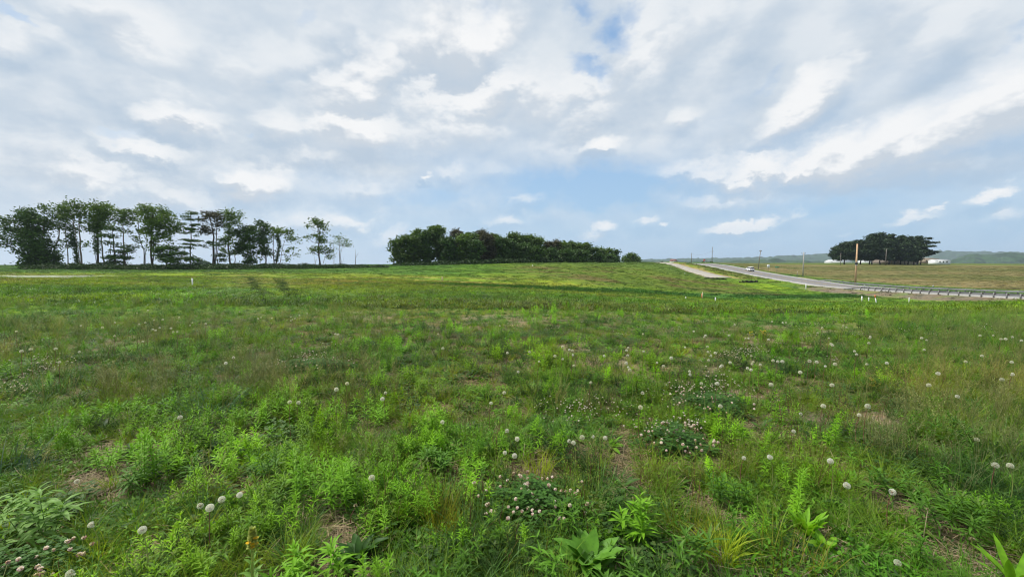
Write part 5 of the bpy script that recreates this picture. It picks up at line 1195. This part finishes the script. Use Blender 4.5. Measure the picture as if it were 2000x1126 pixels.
# ------------------------------------------------------------------ the rest of the meadow, scattered round the single plants
# bright bushy forbs
x, y = pts(3000, 1.5, 20, .9); x, y = keep(x, y, bare(x, y) * (.04 + .96 * sstep(nz(x, y, 1.1, 150), .50, .60)) * (1 - .85 * leftgrass(x, y)) * (1 - .9 * rightgrass(x, y)) * np.where(x / y < .15, 1, .55))
x, y = keep(x, y, .6 + .4 * sstep(y, 3.0, 5))
x2, y2 = pts(900, 2.3, 8.5, .8); u2 = x2 / y2; x2, y2 = keep(x2, y2, sstep(u2, -1.0, -.85) * (1 - sstep(u2, -.15, .05)) * sstep(nz(x2, y2, .7, 151), .50, .58)); x = np.append(x, x2); y = np.append(y, y2)
instancer('bright_forbs', 'fleabane', 'bright yellow-green bushy wild forbs scattered through the meadow', x, y, np.minimum(U(.4, 1.35, len(x)), .92 + .12 * np.maximum(y - 2, 0)) * (1 + .2 * sstep(y, 8, 18)), tintf(x, y) * U(.7, 1.15, len(x))[:, None], .2)
x, y = pts(3000, 1.5, 28, .9); x, y = keep(x, y, bare(x, y) * (.12 + .9 * sstep(nz(x, y, .9, 155), .47, .6)) * (1 - .6 * leftgrass(x, y)))
x, y = keep(x, y, .5 + .5 * sstep(y, 3.5, 6))
instancer('willow_leaved_weeds', 'goldenrod', 'mid green weeds with narrow pointed leaves all over the meadow', x, y, U(.45, 1.15, len(x)), tintf(x, y, .3) * .85)
x, y = pts(7800, 1.4, 28, .9); x, y = keep(x, y, bare(x, y) * (.3 + .7 * sstep(nz(x, y, .9, 160), .4, .6)))
instancer('olive_grass', 'grass', 'thin olive grass tufts between the meadow weeds', x, y, U(.4, 1.05, len(x)) * np.where(rightgrass(x, y) > .5, 1.3, 1), tintf(x, y, .3, .9))
x, y = pts(3000, 1.4, 24, .9); x, y = keep(x, y, bare(x, y) * sstep(nz(x, y, 1.6, 165) + .25 * rightgrass(x, y) + .12 * leftgrass(x, y), .5, .62))
instancer('bluish_grass', 'bluegrass', 'arching bluish green grass tufts in the meadow', x, y, U(.5, 1.15, len(x)), tintf(x, y, .2, .2))
x, y = pts(13000, 1.3, 24, .9); x, y = keep(x, y, bare(x, y) * soilgap(x, y))
instancer('short_grass', 'shortgrass', 'short green grass covering the meadow ground', x, y, U(.5, 1.2, len(x)), tintf(x, y, .3, .6), clear=.5)
x, y = pts(15000, 1.3, 26, .9); x, y = keep(x, y, bare(x, y) * soilgap(x, y) * (.35 + .65 * sstep(nz(x, y, .45, 162), .42, .55)))
instancer('low_weeds', 'lowweed', 'low small-leaved weeds covering the meadow ground', x, y, U(.55, 1.35, len(x)), tintf(x, y, .32, .4), clear=.6)
x, y = pts(2600, 1.4, 16, .9); x, y = keep(x, y, bare(x, y) * (.3 + .7 * sstep(nz(x, y, 1.2, 170), .45, .6)))
instancer('leaf_rosettes', 'rosette', 'broad-leaved rosettes among the meadow grass', x, y, U(.5, 1.15, len(x)), tintf(x, y, .25))
x, y = pts(3000, 1.4, 15, .9); x, y = keep(x, y, sstep(nz(x, y, 1.4, 175), .50, .6) * bare(x, y))
instancer('clover_leaves', 'clover', 'dark low clover leaves in the meadow', x, y, U(.7, 1.4, len(x)), tintf(x, y, .15, .1))
x, y = pts(5200, 1.5, 18, .8); x, y = keep(x, y, sstep(nz(x, y, .8, 180), .46, .6) * (.35 + .65 * bare(x, y)))
instancer('feathery_weeds', 'feather', 'dark feathery weeds in the meadow', x, y, U(.5, 1.2, len(x)), tintf(x, y, .25, .6))
x, y = pts(9000, 2.2, 34, .85, 1.5); x, y = keep(x, y, np.clip(1.0 * leftgrass(x, y) * sstep(nz(x, y, 2.2, 185), .36, .5) + .75 * rightgrass(x, y) + .03 + .25 * sstep(y, 10, 16) * sstep(nz(x, y, 4, 190), .52, .62), 0, 1) * np.where(y > 16, .5, 1))
instancer('seeding_grass', 'panicle', 'tall airy brownish seeding grass in hazy drifts', x, y, U(.6, 1.1, len(x)), tintf(x, y, .2, .4))
x, y = pts(6500, 1.3, 12, .85); x, y = keep(x, y, np.clip(1.25 - soilgap(x, y) - .3 * sand(x, y), .2, 1))
instancer('dead_straw', 'litter', 'dead straw lying on the bare soil', x, y, U(.6, 1.3, len(x)), tintf(x, y, .2, .2), .05, 'dead straw', clear=0)
x, y = pts(1500, 1.6, 14, .9); x, y = keep(x, y, sstep(nz(x, y, 1.0, 195), .5, .62))
instancer('reddish_stems', 'deadstem', 'thin reddish brown weed stems in the meadow', x, y, U(.6, 1.2, len(x)), tintf(x, y, .2, .2))
x, y = pts(60000, 1.6, 8, .8); x, y = keep(x, y, sand(x, y) * .6)
if len(x):
    for i in range(3):
        rg = np.random.default_rng(870 + i); V_, F_ = box((0, 0, .3), (1, 1, .8)); V_ = V_ * rg.uniform(.6, 1.2, V_.shape); PR.setdefault('clod', []).append(bpy.data.objects.new('clod_source', MB().add(V_ * .022, F_).mesh('clod', mat_plain('clods', (.24, .205, .15), .95, var=.35, scale=20, spec=.1))))
    instancer('soil_clods', 'clod', 'small clods and pebbles on the sandy bare soil', x, y, U(.3, 1.3, len(x)) ** 1.5, np.ones((len(x), 3)), .6, 'soil', clear=0)
# small white flowers in loose drifts; the right middle has most
fx, fy = [], []
for (px, py, n, sx, sy) in ((1375, 775, 26, 55, 16), (1440, 700, 24, 50, 10), (1150, 815, 16, 40, 14), (600, 715, 20, 50, 9), (925, 630, 8, 25, 5), (1540, 650, 16, 120, 10), (1850, 655, 14, 90, 8), (1000, 605, 20, 220, 10), (560, 620, 12, 60, 5), (90, 730, 12, 60, 12), (40, 770, 10, 40, 12), (1230, 640, 20, 160, 15), (1310, 850, 10, 30, 12)):
    for k in range(n):
        q = hit(px + rng.normal(0, sx), py + rng.normal(0, sy)); fx.append(q[0]); fy.append(q[1])
fx, fy = np.array(fx), np.array(fy)
instancer('small_white_flowers', 'flowerlet', 'small white flower heads sprinkled in drifts through the meadow', fx, fy, U(.7, 1.3, len(fx)), np.ones((len(fx), 3)), .1, 'flowers')
q = np.array([hit(px + rng.normal(0, 12), py + rng.normal(0, 4)) for px, py, n in ((1492, 664, 5), (1706, 765, 2), (1120, 630, 1)) for _ in range(n)])
instancer('yellow_flowers', 'yellowflower', 'small yellow flowers in two clusters on the right of the meadow', q[:, 0], q[:, 1], np.full(len(q), .8), np.ones((len(q), 3)), .1, 'flowers')
# middle distance
x, y = pts(26000, 16, 60, .55, 1.5); al = x - SL * y; x, y = keep(x, y, np.where((al > 66), 0, .95) * (1 - .8 * sstep(al, 57, 60)))
cv = cover(x, y) * 1.15
tk = np.zeros(len(x), bool)
for (x0_, y0_, x1_, y1_) in ((-34, 52, -14.5, 23), (-31, 53, -12.6, 23)): tk |= (np.abs(x - (x0_ + (x1_ - x0_) * (y - y0_) / (y1_ - y0_))) < .85) & (y > 20.5) & (y < 56)
x, y, cv = x[~tk], y[~tk], cv[~tk]
n_ = 900; ty = rng.uniform(22, 57, n_); sd = rng.random(n_) < .5; tx = np.where(sd, -34 + 19.5 * (ty - 52) / -29, -31 + 18.4 * (ty - 53) / -30) + rng.normal(0, .22, n_)
x = np.append(x, tx); y = np.append(y, ty); cv = np.concatenate([cv, np.array([[.055, .098, .02]]) * rng.uniform(.7, 1.3, (n_, 1))]); tk = np.append(tk[~tk], np.ones(n_, bool)); pk = ~((x < -57) & (np.abs(y - 56) < 4)); x, y, cv, tk = x[pk], y[pk], cv[pk], tk[pk]
sw = np.exp(-((y - (51 + .40 * (x + 7))) / 6) ** 2) * sstep(x, -22, 0)
instancer('meadow_patches', 'farpatch', 'mixed weeds and grass covering the field in the middle distance', x, y, U(.8, 1.3, len(x)) * np.where(tk, .45, 1), cv * np.clip(1 + rng.normal(0, .30, (len(x), 1)) + np.array([[1.0, .35, 0]]) * rng.normal(0, .16, (len(x), 1)), .3, 2) * np.array([1.1, 1.1, 1.0]), .1, zs=U(.5, 1.2, len(x)) * (1 + 1.4 * sw) * np.where(tk, .55, np.where((y > 20) & (y < 58) & (np.abs(x - (-33 + 19 * (y - 52) / -29)) < 5), .6, 1)))
x, y = pts(30000, 58, 240, .35, 1.45); al = x - SL * y
x, y = keep(x, y, np.where((al > 58.5) & (al < 66.5) & (y < 104), .2, 1)); al = x - SL * y
x, y = keep(x, y, np.where((al > 66) & (al < 80.5) | (al > 47) & (al < 57.5) & (y > 135), 0, 1) * np.where((al > 47) & (al < 67) & (y > 133), .9, np.clip(.35 + sstep(nz(x, y, 5, 205), .4, .6), 0, 1)))
al = x - SL * y; sw = np.exp(-((y - (51 + .40 * (x + 7))) / 6) ** 2) * sstep(x, -22, 0); fld = al > 86
zz_ = np.where(fld, .5, U(.5, 1.3, len(x)) * (1 + 1.2 * sw)); zz_ = np.where((al > 57) & (al < 66) & (y > 120), 2.0, zz_)
instancer('far_field_weeds', 'farpatch', 'low weeds and stubble covering the far slopes', x, y, U(1.1, 1.9, len(x)), cover(x, y) * 1.2 * np.clip(1 + rng.normal(0, .36, (len(x), 1)) + np.array([[1.0, .3, 0]]) * rng.normal(0, .15, (len(x), 1)), .25, 2), .08, zs=zz_)

# ------------------------------------------------------------------ dandelion clocks
M_puff = mat_leaf('dandelion_fluff', (.74, .75, .75), (.62, .63, .64), trans=.45, scale=80, objvar=.04, gloss=.1); M_seed = mat_plain('dandelion_seeds', (.22, .15, .10), .9); 
heads = []
for v in range(4):
    rg = np.random.default_rng(900 + v); mb = MB(); n = 130
    k = np.arange(n) + .5; ph = np.arccos(1 - 2 * k / n); th = math.pi * (1 + 5 ** .5) * k; D = np.stack([np.cos(th) * np.sin(ph), np.sin(th) * np.sin(ph), np.cos(ph)], 1)
    m_ = D[:, 2] > -.8
    if v == 3: m_ &= (D @ np.array([.6, -.5, .3]) < .45)
    D = D[m_]; n = len(D); az = np.arctan2(D[:, 1], D[:, 0]); el = np.arcsin(np.clip(D[:, 2], -1, 1))
    mb.add(*strips(D * .004, az, el, .0165, .0006, 0, 1, [1, 1]), mi=0)
    for q in range(5):       # parachute hairs
        t1 = np.cross(D, [0, 0, 1.0]); t1 /= np.linalg.norm(t1, axis=1)[:, None] + 1e-6; t2 = np.cross(D, t1); an = q * 1.257 + rg.uniform(0, 1, n)[:, None]
        w_ = t1 * np.cos(an) + t2 * np.sin(an); d2 = D * .35 + w_; a2 = np.arctan2(d2[:, 1], d2[:, 0]); e2 = np.arcsin(np.clip(d2[:, 2] / np.linalg.norm(d2, axis=1), -1, 1)); mb.add(*strips(D * .0195, a2, e2, .0052, .0013, 0, 1, [1.2, .7]), mi=0)
    P_, F_ = tube([(0, 0, -.005), (0, 0, -.002), (0, 0, .003), (0, 0, .005)], [.003, .0078, .007, .001], 8); mb.add(P_, F_, mi=1)
    heads.append(mb.mesh('head', [M_puff, M_seed]))
stems = []
for v in range(3):
    s = np.linspace(0, 1, 6); b_ = [.05, -.04, .08][v]; stems.append(MB().add(*tube(np.stack([b_ * (s * (1 - s)) * 2, .02 * s * (1 - s), s], 1), [.0032, .003, .0027, .0025, .0023, .002], 6, cap=False)).mesh('stem', [H_stem, H_red, H_stem][v]))
near_d = [(150,940,'grey half-blown dandelion clock at the far left foreground'),(391,987,'leftmost of the four white dandelion clocks in the left foreground'),(410,991,'tilted second of the four white dandelion clocks in the left foreground'),(433,975,'third and highest-but-one of the four white dandelion clocks in the left foreground'),(468,966,'rightmost and highest of the four white dandelion clocks in the left foreground'),
 (179,1024,'shaggy dandelion clock on a brown stem at the bottom left'),(278,1034,'greyish dandelion clock right of the shaggy one at the bottom left'),(138,1119,'dandelion clock touching the bottom edge at the left'),(352,815,'faint dandelion clock beside the bluish grass tuft'),(726,933,'dandelion clock on a tall bare curved stem left of the pink clover'),
 (864,824,'white dandelion clock above the glossy dome of leaves'),(990,841,'blown dandelion clock at the upper left of the trio above the pink clover'),(1010,857,'white dandelion clock at the right of the trio above the pink clover'),(986,884,'lower left dandelion clock above the pink clover'),(1005,890,'brownish dandelion clock lowest above the pink clover'),
 (1112,861,'grey dandelion clock, leftmost of the centre group of five'),(1120,864,'dandelion clock second from left in the centre group of five'),(1137,854,'large white dandelion clock in the middle of the centre group of five'),(1158,852,'dandelion clock second from right in the centre group of five'),(1182,855,'rightmost dandelion clock in the centre group of five'),
 (1550,842,'wide white dandelion clock on a yellowish stem above the right foreground'),(1908,858,'largest stretched white dandelion clock near the right edge'),(1973,909,'right one of two grey dandelion clocks by the right edge'),(1944,908,'left one of two grey dandelion clocks by the right edge'),(1654,948,'small white dandelion clock in the middle of the right foreground'),
 (1743,960,'ragged dandelion clock right of the small white one in the right foreground'),(1753,1098,'half-blown dandelion clock above the bare soil at the bottom right'),(1453,894,'half-hidden dandelion clock behind weeds right of centre'),(1504,892,'tiny blown dandelion clock right of the half-hidden one'),(1622,900,'flattened grey dandelion clock over the bare soil on the right'),
 (1251,795,'white dandelion clock beside a thin dry stalk right of centre'),(1407,793,'dandelion clock above the clover strewn right of centre'),(753,767,'upper one of two touching dandelion clocks left of centre'),(747,779,'lower one of two touching dandelion clocks left of centre'),(657,760,'dandelion clock right of the bluish grass tuft'),(985,767,'higher dandelion clock directly left of the picture centre line'),(959,787,'lower dandelion clock left of the picture centre line'),
 (1625,752,'larger white dandelion clock above the sandy patch'),(1608,793,'dandelion clock low over the sandy patch'),(1695,793,'dandelion clock at the right end of the sandy patch'),(1814,752,'dandelion clock on a long pale stem in the right middle ground'),(1870,774,'dandelion clock among the tall grass on the right')]
far_d = [(32,647),(42,686),(109,681),(60,682),(158,636),(200,639),(224,630),(224,656),(272,633),(284,630),(268,611),(289,606),(301,625),(299,643),(304,645),(312,640),(318,624),(334,641),(338,648),(346,648),(350,620),(371,635),(376,630),(402,632),(279,667),(155,687),(116,707),(456,698),(441,709),(468,609),(504,622),(510,620),(531,621),(568,619),(571,624),(576,622),(568,626),(585,616),(600,612),(655,652),(660,653),(856,652),(865,680),(976,636),(991,689),(678,749),(566,785),(583,786),
 (1256,652),(1034,687),(1053,706),(1012,726),(1099,677),(1084,695),(1099,701),(1112,683),(1118,684),(1119,693),(1121,714),(1154,747),(1180,695),(1227,679),(1224,684),(1223,709),(1227,717),(1230,722),(1226,694),(1255,767),(1283,708),(1296,715),(1311,699),(1257,686),(1355,647),(1378,655),(1376,658),(1382,677),(1383,687),(1388,694),(1397,689),(1384,703),(1407,716),(1410,714),(1426,708),(1424,655),(1435,634),(1456,661),(1462,661),(1467,695),(1471,707),(1469,711),(1460,719),(1467,722),(1485,712),(1501,663),(1508,628),(1529,630),(1535,630),
 (1510,704),(1519,706),(1528,706),(1506,751),(1581,705),(1595,707),(1563,727),(1606,640),(1597,650),(1647,636),(1653,639),(1619,660),(1623,672),(1626,674),(1631,711),(1612,715),(1669,686),(1673,692),(1700,657),(1699,660),(1697,670),(1693,711),(1564,808),(1678,810),(1732,709),(1805,683),(1832,729),(1886,706),(1918,695),(1976,707),(1977,731),(1957,741),(1401,749),(1370,749),(1348,731),(1347,725),(1338,678),(1955,662),(1964,662),(1977,658),(1995,665),(1940,655),(1914,655),(1810,664),(1800,660)]
def dandelion(px, py, label, grp, big=1.0):
    h = rng.uniform(.22, .33) if py > 800 else rng.uniform(.31, .46)
    if py > 1050: h = .22
    u, v = ray(px, py); t = np.exp(np.linspace(math.log(1.3), math.log(60), 3000)); k = np.argmax(EYE - v * t < height(u * t, t) + h); y = float(t[k]); x = u * y; z = float(height(x, y))
    root = empty('dandelion_clock', (x, y, z), rng.uniform(-.5, .5)); tag(root, label, 'dandelion', grp)
    r_ = big * rng.uniform(.62, .92) * (1 if py > 800 else 1.12)
    hd = link('head', heads[3 if ('blown' in label or 'ragged' in label) else (3 if rng.random() < .18 else int(rng.integers(0, 3)))], root, (0, 0, h)); hd.scale = (r_,) * 3; hd.rotation_euler = (rng.normal(0, .25), rng.normal(0, .25), rng.uniform(0, 6))
    st_ = link('stem', stems[int(rng.integers(0, 3))], root); st_.scale = (h, h, h) if False else (.9, .9, h - .004 * r_)
for (px, py, lab) in near_d: dandelion(px, py, lab, 'dandelion clocks in the foreground')
for (px, py) in far_d:
    if px < 450 and py < 670: lab, g = 'small dandelion clock among the weeds in the left middle ground', 'dandelion clocks in the left middle ground'
    elif px < 520: lab, g = 'dandelion clock rising from the brownish seeding grass on the left', 'dandelion clocks in the left seeding grass'
    elif px < 640 and py < 640: lab, g = 'dandelion clock in the tight far cluster left of centre', 'far dandelion clocks left of centre'
    elif px < 1070: lab, g = 'dandelion clock scattered in the centre left weeds', 'dandelion clocks in the centre left weeds'
    elif px < 1320: lab, g = 'dandelion clock on a thin stalk in the low weeds right of centre', 'dandelion clocks right of centre'
    elif px < 1560: lab, g = ('dandelion clock in the crowded group above the strewn clover' if py > 665 else 'distant dandelion clock above the crowded group right of centre'), ('crowded dandelion clocks above the clover' if py > 665 else 'distant dandelion clocks right of centre')
    elif px < 1760: lab, g = 'dandelion clock in the green weeds above the sandy patch', 'dandelion clocks above the sandy patch'
    else: lab, g = 'dandelion clock in the tall grass near the right edge', 'dandelion clocks by the right edge'
    dandelion(px, py, lab, g, .95)
for g, tail in (('dandelion clocks in the left middle ground', 'among the left middle weeds'), ('dandelion clocks in the left seeding grass', 'in the brownish left grass'), ('far dandelion clocks left of centre', 'in the tight far cluster'), ('dandelion clocks in the centre left weeds', 'in the centre left weeds'),
                ('dandelion clocks right of centre', 'in the low weeds right of centre'), ('crowded dandelion clocks above the clover', 'in the crowded group above the clover'), ('distant dandelion clocks right of centre', 'in the distant group right of centre'),
                ('dandelion clocks above the sandy patch', 'in the weeds above the sandy patch'), ('dandelion clocks by the right edge', 'in the tall right-edge grass')):
    number_from_left(g, 'dandelion clock', tail)

# ------------------------------------------------------------------ haze (the air)
hm, t, out = new_mat('haze_air')
pv = t.new('ShaderNodeVolumePrincipled', inp={'Color': (.70, .84, 1.0, 1), 'Density': .00010, 'Anisotropy': .2}); t.l.new(pv.outputs[0], out.inputs['Volume'])
hz_ = MB().add(*box((0, 0, 25), (11800, 11800, 200))).build('haze', hm); tag(hz_, 'thin bluish summer haze over the whole landscape', 'haze', kind='stuff')
